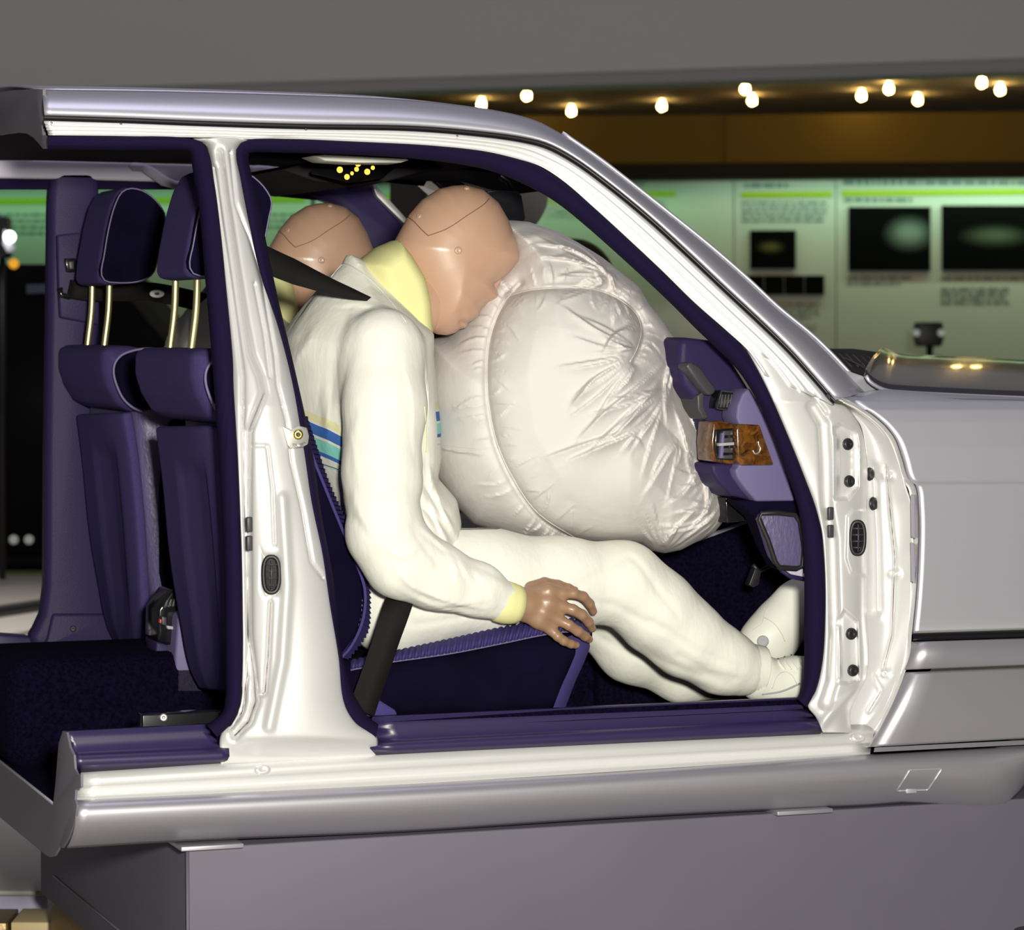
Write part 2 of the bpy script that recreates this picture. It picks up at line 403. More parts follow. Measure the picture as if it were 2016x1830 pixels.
# ---- B pillar
bl = [(380, 272), (407, 283), (414, 300), (421, 360), (433, 451), (445, 571), (457, 700), (461, 781), (469, 912), (474, 1043), (477, 1200), (477, 1339), (472, 1390), (456, 1425), (438, 1443), (434, 1503)]
br = [(492, 273), (470, 286), (465, 302), (473, 348), (492, 446), (515, 545), (548, 643), (577, 757), (599, 888), (612, 980), (634, 1093), (647, 1181), (665, 1290), (678, 1390), (700, 1425), (740, 1452), (738, 1488)]
la = [(433, 300), (445, 390), (463, 511), (481, 631), (494, 699), (512, 740), (519, 775), (502, 817), (490, 847), (489, 978), (490, 1100), (491, 1250), (500, 1330), (504, 1380), (490, 1420), (462, 1448)]
lb = [(424, 330), (436, 420), (450, 520), (466, 640), (478, 740), (478, 850), (480, 1000), (484, 1200), (487, 1330), (478, 1400), (455, 1436)]
lc = [(452, 300), (463, 400), (490, 470), (515, 560), (540, 700), (545, 757), (564, 831), (573, 910), (595, 1006), (612, 1106), (634, 1137)]
feats = [('line', la, 0.024, 6), ('line', lb, 0.014, 4.5), ('line', lc, 0.012, 3.2), ('line', [(500, 560), (520, 660), (530, 740)], 0.011, 3.2),
         ('line', [(500, 877), (526, 877)], 0.004, 3), ('line', [(527, 879), (537, 962), (541, 1070)], 0.011, 3.2),
         ('line', [(533, 1185), (528, 1290), (522, 1362), (516, 1366)], 0.013, 3.8), ('line', [(556, 980), (566, 1150), (556, 1300), (530, 1430)], -0.006, 9),
         ('poly', [(512, 1070), (520, 1085), (548, 1085), (558, 1100), (558, 1165), (545, 1178), (520, 1178), (510, 1160)], 0.004, 8),
         ('line', [(460, 1488), (600, 1478), (740, 1468)], -0.0, 6)]
def bbase(U, V, t):
    low = np.clip((V-830)/250, 0, 1)
    o = 0.010-0.016*np.sin(pi*t)**0.6-0.020*t*low+0.012*(1-t)**6+0.012*t**8; q = np.clip((V-1445)/45, 0, 1); q = q*q*(3-2*q)
    return o*(1-q)+0.020*q
bp_ = panel('b_pillar', bl, br, 70, 300, feats, bbase, M['jamb'])
BT = bvh(bp_)
def oval_vent(px, py, parent, tree, hw=19, hh=39):
    l, nrm = hit(tree, px, py); nrm = Vector((-0.25, -1, 0)).normalized(); l = l+nrm*0.004
    v = car_vent = thing_part('cable_grommet', parent)
    a = Vector((0, 0, 1)); b = nrm.cross(a).normalized(); s = 5.1/F
    pts = [l+nrm*0.002+a*sin(t)*(hh-4)*s*(1-0.15*abs(cos(t))**4)+b*cos(t)*(hw-4)*s for t in np.linspace(0, 2*pi, 25)[:-1]]
    pts = [l+nrm*0.002+b*math.copysign(abs(cos(t))**0.75, cos(t))*(hw-4)*s+a*math.copysign(abs(sin(t))**0.75, sin(t))*(hh-5)*s for t in np.linspace(0, 2*pi, 33)[:-1]]
    rim = tube('cable_grommet', pts, 4.6*s, M['black'], parent, 8, closed=True)
    inn = [l+nrm*0.0005+(p-l-nrm*0.002)*1.0 for p in pts]
    plate = prism('grommet_web', [p+nrm*0.0012 for p in inn], [p-nrm*0.012 for p in inn], M['blackgloss'], rim)
    for k in (-1.5, -0.5, 0.5, 1.5):
        tube('grommet_rib', [l+nrm*0.004+a*k*13*s-b*11*s, l+nrm*0.006+a*k*13*s, l+nrm*0.004+a*k*13*s+b*11*s], 1.8*s, M['greyplastic'], rim, 6)
    tube('grommet_rib', [l+nrm*0.006-a*28*s, l+nrm*0.007, l+nrm*0.006+a*28*s], 2.0*s, M['greyplastic'], rim, 6)
    return rim
def thing_part(n, p): return None
oval_vent(534, 1130, car, BT)
for y0, y1 in ((1018, 1045), (1054, 1083)):
    c = P(489, (y0+y1)/2, 0.004); box('slot_plug', (c.x-0.005, c.y-0.010, c.z-0.012), (c.x+0.005, c.y, c.z+0.012), M['greyplastic'], car, 0.002)
# striker bracket
sk = prism('door_striker', [P(x, y, -0.014) for x, y in ((556, 838), (574, 846), (590, 838), (604, 842), (608, 858), (606, 874), (596, 880), (572, 883), (566, 876), (562, 862))],
           [P(x, y, -0.008) for x, y in ((556, 838), (574, 846), (590, 838), (604, 842), (608, 858), (606, 874), (596, 880), (572, 883), (566, 876), (562, 862))], M['chrome'], car, 0.0015)
l0 = P(587, 855, -0.014)
knob('striker_bolt', l0, (-0.3, -1, 0), 0.0085, M['brass'], sk, 0.008, 12); knob('striker_socket', l0+Vector((0, -0.006, 0)), (-0.3, -1, 0), 0.0045, M['black'], sk, 0.002, 6)
tube('striker_loop', [P(578, 874, -0.016), P(588, 877, -0.022), P(600, 873, -0.016)], 0.003, M['chrome'], sk, 8)

# ---- hinge pillar, inner wing jamb, front wing
hl = [(1470, 690), (1483, 713), (1508, 761), (1544, 842), (1580, 931), (1609, 1012), (1621, 1085), (1623, 1247), (1617, 1312), (1605, 1360), (1590, 1389), (1606, 1412), (1620, 1442)]
hr = [(1600, 741), (1644, 792), (1665, 800), (1690, 832), (1705, 885), (1707, 1000), (1707, 1200), (1707, 1330), (1698, 1352), (1680, 1385), (1675, 1400), (1675, 1425), (1680, 1442)]
feats = [('line', [(1600, 800), (1622, 835), (1626, 900), (1628, 1000), (1638, 1060), (1644, 1250), (1640, 1340), (1626, 1385)], 0.020, 8),
         ('poly', [(1640, 840), (1655, 832), (1688, 850), (1692, 870), (1692, 960), (1670, 985), (1640, 985)], 0.017, 6),
         ('line', [(1646, 860), (1646, 975)], -0.012, 4),
         ('poly', [(1645, 1222), (1662, 1198), (1690, 1222), (1694, 1340), (1670, 1348), (1645, 1345)], 0.017, 6),
         ('line', [(1650, 1232), (1652, 1335)], -0.012, 4),
         ('poly', [(1664, 1015), (1678, 1000), (1712, 1000), (1712, 1140), (1672, 1130), (1662, 1100)], -0.005, 8),
         ('line', [(1520, 700), (1560, 735), (1610, 790), (1625, 810)], 0.007, 6), ('line', [(1560, 720), (1610, 775)], -0.006, 5),
         ('line', [(1606, 1438), (1640, 1400), (1690, 1360)], -0.008, 10)]
def hbase(U, V, t): return 0.012-0.014*np.sin(pi*t)**0.5+0.02*t**10+0.0*V
hp = panel('hinge_pillar', hl, hr, 80, 260, feats, hbase, M['jamb'])
HT = bvh(hp)
for x, y in ((1668, 874), (1671, 947), (1675, 1247), (1678, 1319)):
    disc_at('hinge_plug', HT, x, y, 0.0105, M['black'], car, 0.007)
oval_vent(1687, 1058, car, HT, 18, 38)
for y0 in (1010, 1045):
    c = P(1633, y0, 0.004); box('slot_plug', (c.x-0.005, c.y-0.008, c.z-0.011), (c.x+0.005, c.y, c.z+0.011), M['greyplastic'], car, 0.002)
l = P(1631, 782, -0.001); knob('drain_hole', l, (-0.2, -1, 0.2), 0.004, M['black'], car, 0.001, 12, 2.4)

fl = [(1646, 781), (1660, 783), (1699, 805), (1724, 823), (1745, 843), (1762, 867), (1775, 902), (1787, 941), (1800, 956), (1806, 998), (1806, 1097), (1801, 1179), (1794, 1248)]
fl2 = [(1794, 1252), (1790, 1293), (1780, 1326), (1757, 1385), (1737, 1425), (1712, 1470)]
jl = [(1650, 798), (1690, 832), (1703, 885), (1704, 1000), (1704, 1200), (1704, 1330), (1695, 1352), (1677, 1385), (1672, 1400), (1672, 1442)]
jr = [(1660, 789), (1699, 810), (1745, 850), (1770, 905), (1785, 960), (1797, 1000), (1797, 1097), (1790, 1248), (1775, 1330), (1748, 1400), (1722, 1440)]
feats = [('line', [(1745, 920), (1752, 1000), (1762, 1100), (1756, 1250), (1735, 1330)], 0.004, 3), ('line', [(1716, 920), (1724, 1060), (1726, 1200)], 0.010, 12),
         ('line', [(1710, 1400), (1735, 1360), (1720, 1330)], 0.005, 4)]
feats += [('line', [(x-6, y), (x+6, y)], -0.004, 7) for x, y in ((1751, 937), (1762, 1129), (1742, 1326))]
jb = panel('inner_wing_jamb', jl, jr, 40, 160, feats, lambda U, V, t: 0.055-0.030*t+0.012*np.sin(pi*t), M['jamb'])
JT = bvh(jb)
for x, y in ((1751, 937), (1762, 1129), (1742, 1326)): disc_at('wing_bolt', JT, x, y, 0.007, M['jamb'], car, 0.004)
for x, y in ((1709, 933), (1716, 991)): disc_at('hinge_grommet', JT, x, y, 0.012, M['black'], car, 0.008)
# gap strip between jamb and wing
Lf = cr(fl+fl2[1:], 120)
gp = loft('wing_flange', [[P(x-13, y+3, 0.030) for x, y in Lf], [P(x-8, y+2, 0.030) for x, y in Lf], [P(x-6, y+1, 0.018) for x, y in Lf], [at(x-1, y, 0.012) for x, y in Lf], [at(x+1, y, 0.0) for x, y in Lf]], M['jamb'], car)
for y0, y1 in ((972, 1060), (1066, 1148)):
    prism('flange_tab', [at(x, y, 0.016) for x, y in ((1793, y0), (1801, y0+4), (1802, y1), (1794, y1-4))], [at(x, y, 0.022) for x, y in ((1793, y0), (1801, y0+4), (1802, y1), (1794, y1-4))], mat('grey_tab', (0.30, 0.28, 0.34), 0.5), car, 0.001)

def wprof(V):                                   # wing section, metres inward at pixel height
    return np.interp(V, [770, 778, 790, 806, 830, 880, 948, 952, 1100, 1248, 1500], [0.075, 0.045, 0.022, 0.008, 0.001, -0.008, -0.012, -0.007, -0.006, 0.0, 0.0])
def wing(name, left, xr, ytop, ybot, prof, m, nv=90, nu=30, parent=car):
    L = cr(left, nv); yl = L[:, 1]; rows = []
    for i in range(nv):
        q = (yl[i]-yl[0])/(yl[-1]-yl[0]); yr = ytop+(ybot-ytop)*q
        r = []
        for j in range(nu):
            t = j/(nu-1); x = L[i, 0]*(1-t)+xr*t; y = yl[i]*(1-t)+yr*t; r.append(at(x, y, float(prof(y))+(0.010*(1-min(1, (x-L[i, 0])/6.0))**2)))
        rows.append(r)
    o = loft(name, rows, m, parent); fixn(o); solid(o, 0.002); return o
fw = wing('front_wing', [(1658, 779), (1700, 806)]+fl[3:], 2110, 789, 1240, wprof, M['silver'], 110, 40)
# tapered top of the wing towards the screen pillar
top = [[at(x, y, 0.075) for x, y in ((1655, 778), (1700, 772), (1740, 766), (1850, 774), (2110, 787))], [at(x, y, 0.03) for x, y in ((1656, 781), (1700, 783), (1740, 782), (1850, 784), (2110, 795))], [at(x, y, 0.012) for x, y in ((1658, 784), (1700, 806), (1740, 806), (1850, 806), (2110, 806))]]
loft('wing_shoulder', top, M['silver'], car)
ms = loft('rubbing_strip', [[at(x, y+d, o) for x, y in ((1797, 1246), (2110, 1236))] for d, o in ((0, 0.002), (1, -0.012), (8, -0.017), (15, -0.012), (17, 0.002))], M['blackgloss'], car)
loft('strip_insert', [[at(x, y+d, o) for x, y in ((1798, 1241), (2110, 1231))] for d, o in ((0, 0.0), (2, -0.010), (5, -0.010), (6, 0.0))], M['chrome'], ms)
cl = wing('wing_cladding', [(1795, 1263), (1790, 1293), (1781, 1318)], 2110, 1253, 1305, lambda y: -0.016-0.012*sin(pi*min(1, max(0, (y-1255)/70))), M['clad'], 20, 10)
cl2 = wing('wing_cladding', [(1783, 1323), (1757, 1385), (1737, 1425), (1712, 1470)], 2110, 1310, 1448, lambda y: -0.006-0.012*sin(pi*min(1, max(0, (y-1300)/170))), M['clad'], 30, 12)

# bonnet and scuttle
be = cr([(1703, 737), (1708, 746), (1722, 757), (1742, 766), (1780, 770), (1850, 774), (2110, 785)], 40)
bf = cr([(1762, 707), (1766, 708), (1775, 709), (1790, 710), (1830, 711), (1900, 713), (2090, 722)], 40)
edge = [at(x, y, 0.10) for x, y in be]
far = [at(x, y, 1.52) for x, y in bf]
rows = []
for t in np.linspace(0, 1, 24):
    r = []
    for a, b in zip(edge, far):
        p = a.lerp(b, t); p = Vector((p.x, p.y, p.z+0.035*sin(pi*t)**0.7)); r.append(p)
    rows.append(r)
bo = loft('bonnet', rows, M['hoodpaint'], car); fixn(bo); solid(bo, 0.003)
tube('bonnet_edge', [p+Vector((0, -0.004, -0.002)) for p in edge], 0.0038, M['silver'], bo, 8)
# scuttle panel between bonnet and screen pillar
sc_ = [(1658, 779), (1700, 773), (1738, 765), (1704, 741), (1672, 730), (1655, 728), (1640, 712)]
prism('scuttle_corner', [at(x, y, 0.13) for x, y in sc_], [at(x, y, 0.13)+Vector((0, 0.02, -0.004)) for x, y in sc_], M['silver'], car, 0.002)
gr_px = [(1632, 686), (1680, 686), (1730, 693), (1768, 708), (1766, 722), (1730, 733), (1702, 739), (1668, 728)]
grl = prism('air_intake_grille', [at(x, y, 0.20+0.016*(740-y)) for x, y in gr_px], [at(x, y, 0.20+0.016*(740-y))+Vector((0, 0.02, -0.03)) for x, y in gr_px], mat('black_grille', (0.004, 0.004, 0.005), 0.6, spec=0.3), car)
for k in range(6):
    x0 = 1652+k*14; tube('intake_louvre', [at(x, y, 0.195+0.016*(740-y)) for x, y in ((x0, 696+k*1.5), (x0+24, 722))], 0.0016, M['greyplastic'], grl, 6)
tube('wiper_arm', [at(1664, 706, 0.7), at(1690, 718, 0.52), at(1712, 730, 0.34)], 0.0025, M['greyplastic'], car, 6)
# windscreen
wa = [P(x+2, y-1, 0.13) for x, y in cr([(1130, 279), (1232, 353), (1393, 481), (1529, 603), (1605, 666), (1672, 728)], 20)]
wb = [Vector((p.x+0.0, 1.62-(p.y), p.z)) for p in wa]
rows = []
for t in np.linspace(0, 1, 14): rows.append([Vector((a.x+0.07*sin(pi*t), a.y*(1-t)+b.y*t, a.z+0.012*sin(pi*t))) for a, b in zip(wa, wb)])
ws = loft('windscreen', rows, M['glass'], car); solid(ws, 0.004)

# ---- sill
led = lambda o, pts: [P(x, y, o) for x, y in cr(pts, 40)]
rows = [led(0.05, [(160, 1500), (740, 1462), (1722, 1424)]), led(0.022, [(159, 1520), (740, 1484), (1722, 1438)]), led(0.012, [(159, 1526), (740, 1490), (1720, 1443)]),
        led(0.006, [(159, 1546), (740, 1512), (1717, 1459)]), led(0.010, [(159, 1550), (740, 1516), (1716, 1463)]), led(0.022, [(150, 1554), (740, 1521), (1715, 1467)]),
        led(0.022, [(149, 1566), (740, 1535), (1714, 1477)]), led(0.006, [(147, 1573), (740, 1545), (1713, 1483)])]
sl = loft('sill_ledge', rows, M['jamb'], car); fixn(sl); solid(sl, 0.003)
SLT = bvh(sl)
for x, y, r in ((516, 1515, 0.014), (1688, 1452, 0.014)): disc_at('pressed_dimple', SLT, x, y, r, M['jamb'], sl, 0.006, sy=0.6)
ra = cr([(147, 1574), (740, 1546), (1200, 1520), (1712, 1484), (2110, 1462)], 60)
rb = cr([(121, 1670), (360, 1656), (800, 1637), (1200, 1611), (1530, 1594), (1690, 1587), (1730, 1585), (1765, 1581), (1810, 1582), (1900, 1588), (1955, 1589), (1985, 1583), (2000, 1570), (2018, 1543), (2060, 1500), (2110, 1470)], 60)
# straighten left ends on the cut plane
rows = []
for t, o in ((0, 0.004), (0.03, -0.008), (0.07, -0.014), (0.14, -0.020), (0.25, -0.0245), (0.38, -0.025), (0.52, -0.021), (0.68, -0.010), (0.84, 0.008), (0.95, 0.026), (1.0, 0.04)):
    row = []
    for i in range(60):
        x, y = ra[i]*(1-t)+rb[i]*t
        row.append(at(x, y, o+0.02))
    row[0] = atx(float((ra[0]*(1-t)+rb[0]*t)[0])+0, float((ra[0]*(1-t)+rb[0]*t)[1]), XC) if False else row[0]
    row[0].x = XC
    rows.append(row)
rk = loft('rocker_panel', rows, M['clad'], car); fixn(rk); solid(rk, 0.003)
RT_ = bvh(rk)
jk = surf_line('jacking_point_cover', RT_, [tuple(np.array(a_)*(1-t_)+np.array(b_)*t_) for a_, b_ in (((1766, 1555), (1790, 1517)), ((1793, 1515), (1851, 1512.5)), ((1853, 1515), (1828, 1552)), ((1825, 1554), (1767, 1556))) for t_ in (0, .1, .3, .5, .7, .9, 1)]+[(1766, 1555)], 0.0014, M['silver'], car, 140, 0.0005)
l, n_ = hit(RT_, 1793, 1556); box('cover_tab', (l.x-0.010, l.y-0.004, l.z-0.004), (l.x+0.010, l.y+0.004, l.z+0.004), M['silver'], jk, 0.001)
sp = cr([(1722, 1471), (1820, 1466), (2110, 1452)], 20)
loft('cladding_joint', [[at(x, y, 0.0) for x, y in sp], [at(x-2, y+9, -0.004) for x, y in sp]], M['clad'], car)

# cut face of sill and floor
cf = [(123, 1438), (131, 1441), (137, 1470), (145, 1486), (147, 1513), (152, 1523), (159, 1524), (159, 1549), (148, 1554), (147, 1573), (151, 1585), (149, 1604), (144, 1625), (136, 1648), (123, 1669), (119, 1668), (119, 1662), (114, 1673), (108, 1684), (97, 1687), (86, 1680), (0, 1609), (-210, 1455), (-210, 1336), (0, 1501), (104, 1585), (109, 1537), (115, 1462)]
a = [atx(x, y, XC) for x, y in cf]
cfo = prism('cut_edge', a, [p+Vector((0.004, 0, 0)) for p in a], M['cutgrey'], car, 0.001)
lp = [atx(x, y, XC-0.0) for x, y in ((104, 1590), (0, 1506))]
tube('cut_edge_lip', [atx(108, 1586, XC+0.004), atx(0, 1500, XC+0.004), atx(-210, 1335, XC+0.004)], 0.004, M['clad'], cfo, 6)
# belt of metal on far side sill and floor pan
xr = at(1600, 1400, 0.1).x+0.35
zf = atx(104, 1580, XC+0.02).z
fpn = box('floor_pan', (XC+0.02, 0.10, zf-0.03), (xr+0.25, 1.60, zf), M['cutgrey'], car)
fc = [[Vector((x, y, zf+0.004)) for x in np.linspace(XC+0.004, xr+0.2, 30)] for y in np.linspace(0.09, 1.56, 12)]
loft('floor_carpet', fc, M['carpet'], car)
# inner sill face
loft('inner_sill', [[Vector((x, 0.085, zf)) for x in (XC+0.03, xr)], [Vector((x, 0.075, zf+0.09)) for x in (XC+0.03, xr)], [P(140, 1440, 0.07)*1, at(1600, 1375, 0.075)]], M['carpet'], car)

# scuff plates
def scuff(rows_px, offs, nm):
    rows = [[P(x, y, o) for x, y in cr([r[0], ((r[0][0]+r[1][0])/2, (r[0][1]+r[1][1])/2+0.0), r[1]], 20)] for r, o in zip(rows_px, offs)]
    o = loft(nm, rows, M['scuff'], car); fixn(o); solid(o, 0.004); return o
so = [0.085, 0.060, 0.062, 0.046, 0.056, 0.034, 0.036, 0.014, 0.002, 0.010, 0.022]
scuff([((733, 1408), (1572, 1371)), ((733, 1412), (1573, 1374)), ((733, 1422), (1576, 1383)), ((734, 1430), (1581, 1390)), ((735, 1436), (1585, 1396)), ((742, 1450), (1600, 1408)), ((742, 1455), (1606, 1413)), ((731, 1461), (1619, 1415)), ((729, 1472), (1620, 1428)), ((735, 1480), (1620, 1438)), ((744, 1489), (1612, 1447))], so, 'front_scuff_plate')
scuff([((124, 1438), (407, 1423)), ((126, 1441), (411, 1426)), ((129, 1447), (413, 1434)), ((131, 1456), (414, 1440)), ((134, 1462), (417, 1446)), ((138, 1473), (426, 1456)), ((141, 1480), (431, 1463)), ((145, 1485), (451, 1472)), ((147, 1500), (452, 1488)), ((150, 1508), (448, 1496)), ((151, 1521), (436, 1502))], so, 'rear_scuff_plate')

# ---- velour door seals
def seal(name, outer, inner, n=160):
    O = cr(outer, n); I = cr(inner, n)
    rows = []
    for t, o in ((0.0, 0.012), (0.05, -0.002), (0.2, -0.008), (0.5, -0.004), (0.8, 0.006), (0.95, 0.02), (1.0, 0.05)):
        rows.append([P(x, y, o) for x, y in lerp(O, I, t)])
    s = loft(name, rows, M['seal'], car); fixn(s); return s
so1 = [(740, 1453), (722, 1443), (700, 1425), (678, 1390), (665, 1290), (647, 1181), (634, 1093), (612, 980), (599, 888), (577, 757), (548, 643), (515, 545), (492, 446), (473, 348), (465, 302), (468, 286), (489, 275), (560, 273), (700, 279), (850, 287), (950, 298), (1020, 313), (1055, 324), (1101, 352), (1166, 408), (1237, 473), (1302, 534), (1363, 594), (1427, 650), (1459, 680), (1483, 713), (1508, 761), (1544, 842), (1580, 931), (1609, 1012), (1621, 1085), (1623, 1247), (1617, 1312), (1605, 1360), (1588, 1392)]
si1 = [(745, 1425), (730, 1415), (715, 1397), (700, 1372), (684, 1330), (669, 1260), (656, 1137), (632, 1006), (617, 897), (597, 800), (572, 690), (548, 590), (524, 475), (505, 380), (490, 320), (489, 303), (498, 300), (560, 301), (640, 303), (807, 312), (931, 328), (996, 347), (1062, 378), (1100, 402), (1151, 443), (1242, 524), (1312, 589), (1373, 650), (1415, 690), (1452, 728), (1479, 768), (1508, 825), (1548, 931), (1572, 1004), (1582, 1085), (1583, 1247), (1583, 1300), (1581, 1340), (1577, 1360), (1568, 1374)]
def pairres(a, b, n):        # resample both lists with shared parameter so corners stay matched
    A, B = np.array(a, float), np.array(b, float); m = len(a)
    AB = np.hstack([A, B]); R_ = cr(AB, n); return R_[:, :2], R_[:, 2:]
def seal2(name, outer, inner, n=200):
    O, I = pairres(outer, inner, n); rows = []
    for t, o in ((-0.03, 0.014), (0.02, 0.0), (0.2, -0.007), (0.5, -0.004), (0.8, 0.006), (0.95, 0.02), (1.0, 0.05)):
        rows.append([P(x, y, o) for x, y in lerp(O, I, t)])
    s = loft(name, rows, M['seal'], car); fixn(s); return s
seal2('front_door_seal', so1, si1)
so2 = [(94, 268), (230, 269), (361, 271), (395, 279), (407, 294), (421, 360), (433, 451), (445, 571), (457, 700), (460, 781), (468, 912), (473, 1043), (476, 1200), (476, 1339), (470, 1390), (455, 1422), (427, 1450)]
si2 = [(94, 294), (230, 296), (358, 297), (373, 300), (377, 320), (391, 408), (403, 541), (415, 682), (426, 834), (438, 1043), (442, 1150), (443, 1250), (444, 1330), (443, 1375), (437, 1403), (420, 1417), (405, 1424)]
seal2('rear_door_seal', so2, si2)

# ---- roof shell, headliner, cut end of the roof
zr = P(250, 178, 0.12).z
r_in = [P(x, y, 0.12) for x, y in cr(T_[:8], 20)]
rows = []
for t in np.linspace(0, 1, 12): rows.append([Vector((p.x, p.y*(1-t)+(1.66-p.y)*t, p.z+0.035*sin(pi*t))) for p in r_in])
rf = loft('roof_panel', rows, M['silver'], car); fixn(rf); solid(rf, 0.003)
rows = []
h_in = [P(x, y, 0.055) for x, y in cr([(90, 285), (400, 290), (700, 296), (900, 303), (1010, 318), (1090, 360)], 20)]
dz_ = max(0.0, at(200, 321, 1.44).z-h_in[3].z)
for t in np.linspace(0, 1, 24): rows.append([Vector((p.x, p.y*(1-t)+(1.62-p.y)*t, p.z+(dz_+0.012*sin(pi*t))*min(1, t*7)**0.7)) for p in h_in])
hd = loft('headliner', rows, M['headliner'], car); fixn(hd)
ce = [(84, 176), (70, 175), (20, 178), (0, 183), (-60, 186), (-60, 268), (0, 266), (10, 264), (35, 261), (52, 263), (64, 270), (76, 283), (84, 293), (95, 292), (95, 268), (84, 266), (82, 248), (86, 240), (88, 226), (84, 205)]
a = [atx(x, y, XC+0.005) for x, y in ce]
prism('roof_cut_edge', a, [p+Vector((0.006, 0, 0)) for p in a], M['cutgrey'], car, 0.001)
# continuation of the cut roof bow to the far side
bow0 = [atx(x, y, XC+0.01) for x, y in ((-55, 187), (-55, 268))]
b2 = [Vector((XC+0.01, 1.45, bow0[0].z+0.02)), Vector((XC+0.01, 1.45, bow0[1].z+0.02))]
pts = [bow0[0], b2[0], b2[1], bow0[1]]
prism('roof_bow', pts, [p+Vector((0.03, 0, 0)) for p in pts], M['cutgrey'], car)

# ---- far side of the cabin
def fslab(name, px, Y, t, m, parent=car, bev=0.004, **p): return slab(name, px, Y, Y+t, m, parent, bev, **p)
YF = 1.44
ct = fslab('far_roof_rail', [(-40, 300), (18, 300), (60, 303), (64, 315), (370, 323), (496, 325), (556, 330), (551, 366), (545, 372), (500, 366), (360, 360), (300, 357), (100, 352), (-40, 350)], YF, 0.05, M['whitetrim'], bev=0.008)
def grab(px):
    return tube('grab_handle', [at(x, y, YF-0.02) for x, y in px], [0.004, 0.009, 0.009, 0.011, 0.011, 0.009, 0.004], M['whitetrim'], car, 10, label='pale grab handle')
grab([(254, 324), (262, 328), (280, 329), (300, 340), (322, 356), (345, 364), (362, 360)])
grab([(492, 330), (500, 334), (512, 333), (525, 336), (540, 338), (548, 334), (549, 329)])
fslab('far_window_frame', [(-40, 350), (100, 353), (300, 358), (500, 367), (560, 374), (640, 392), (640, 384), (560, 360), (500, 372), (330, 372), (-40, 372)], YF+0.03, 0.03, M['seal'], bev=0.002)
fb = fslab('far_b_pillar', [(112, 333), (125, 329), (175, 329), (192, 335), (197, 350), (197, 600), (202, 800), (230, 1205), (258, 1279), (120, 1285), (90, 1288), (72, 1280), (57, 1255), (70, 1238), (84, 1208), (91, 1150), (92, 900), (95, 700), (99, 400), (102, 345)], YF, 0.06, M['vinyl'], bev=0.018)
fslab('belt_cover', [(112, 462), (150, 458), (196, 458), (196, 640), (118, 626), (114, 560)], YF-0.012, 0.03, M['vinyl'], fb, bev=0.005)
adj = fslab('belt_adjuster', [(127, 508), (150, 508), (150, 536), (131, 536)], YF-0.02, 0.03, M['blackgloss'], fb, bev=0.003)
fslab('adjuster_button', [(135, 514), (146, 514), (146, 530), (137, 530)], YF-0.026, 0.02, M['greyplastic'], adj, bev=0.002)
fslab('pillar_base_trim', [(104, 1208), (215, 1208), (262, 1278), (80, 1284), (72, 1276), (92, 1262)], YF-0.01, 0.03, M['vinyl'], fb, bev=0.006)
knob('trim_screw', at(144, 1237, YF-0.012), (-0.2, -1, 0), 0.006, M['black'], fb, 0.004)
fslab('far_sill_trim', [(-80, 1242), (60, 1252), (74, 1284), (440, 1290), (440, 1340), (-80, 1300)], YF+0.02, 0.05, M['scuff'], bev=0.006)
# far belt anchor
dr = tube('belt_guide', [at(x, y, YF-0.03) for x, y in ((118, 566), (120, 580), (135, 584), (148, 574), (152, 566))], 0.006, M['blackgloss'], car, 8)
def strap(name, px, m, parent, hw, wdir, th=0.0015, n=24, taper=None, **p):
    """px: list of (x, y, Y) centre line; wdir: pixel half-width direction function"""
    A = cr([(*at(x, y, Y),) for x, y, Y in px], n); rows = [[], []]
    for i in range(n):
        t = Vector(A[min(i+1, n-1)])-Vector(A[max(i-1, 0)]); t.normalize()
        wv = (Vector(wdir)-t*Vector(wdir).dot(t)).normalized()*hw*(float(np.interp(i/(n-1), taper[0], taper[1])) if taper else 1)
        rows[0].append(Vector(A[i])+wv); rows[1].append(Vector(A[i])-wv)
    o = loft(name, rows, m, parent, smooth=True, **p); solid(o, th, 0); return o
fbelt = strap('far_seat_belt', [(135, 568, YF-0.03), (165, 572, YF-0.05), (240, 574, 1.30), (310, 576, 1.2), (400, 596, 1.15), (470, 620, 1.1)], M['belt'], car, 0.019, (0.1, 0.2, 1))
l = at(309, 578, 1.17); dn = (CAM-l).normalized()
o = knob('belt_stop_button', l, dn, 0.0145, M['shoe'], fbelt, 0.003, 20, 0.55)
knob('button_hole', l+dn*0.0035, dn, 0.005, M['black'], fbelt, 0.001, 14, 0.55)

# far A pillar trim and sun roof surround
fslab('far_a_pillar', [(545, 352), (640, 345), (732, 362), (745, 380), (790, 438), (850, 500), (1345, 690), (1345, 730), (900, 640), (735, 500), (700, 430), (660, 402), (620, 388), (560, 374)], YF+0.02, 0.05, M['vinyl'], bev=0.012)
fslab('far_pillar_chrome', [(733, 362), (738, 362), (800, 430), (870, 500), (862, 500), (796, 440), (742, 386)], YF+0.0, 0.02, M['chrome'], bev=0.001)
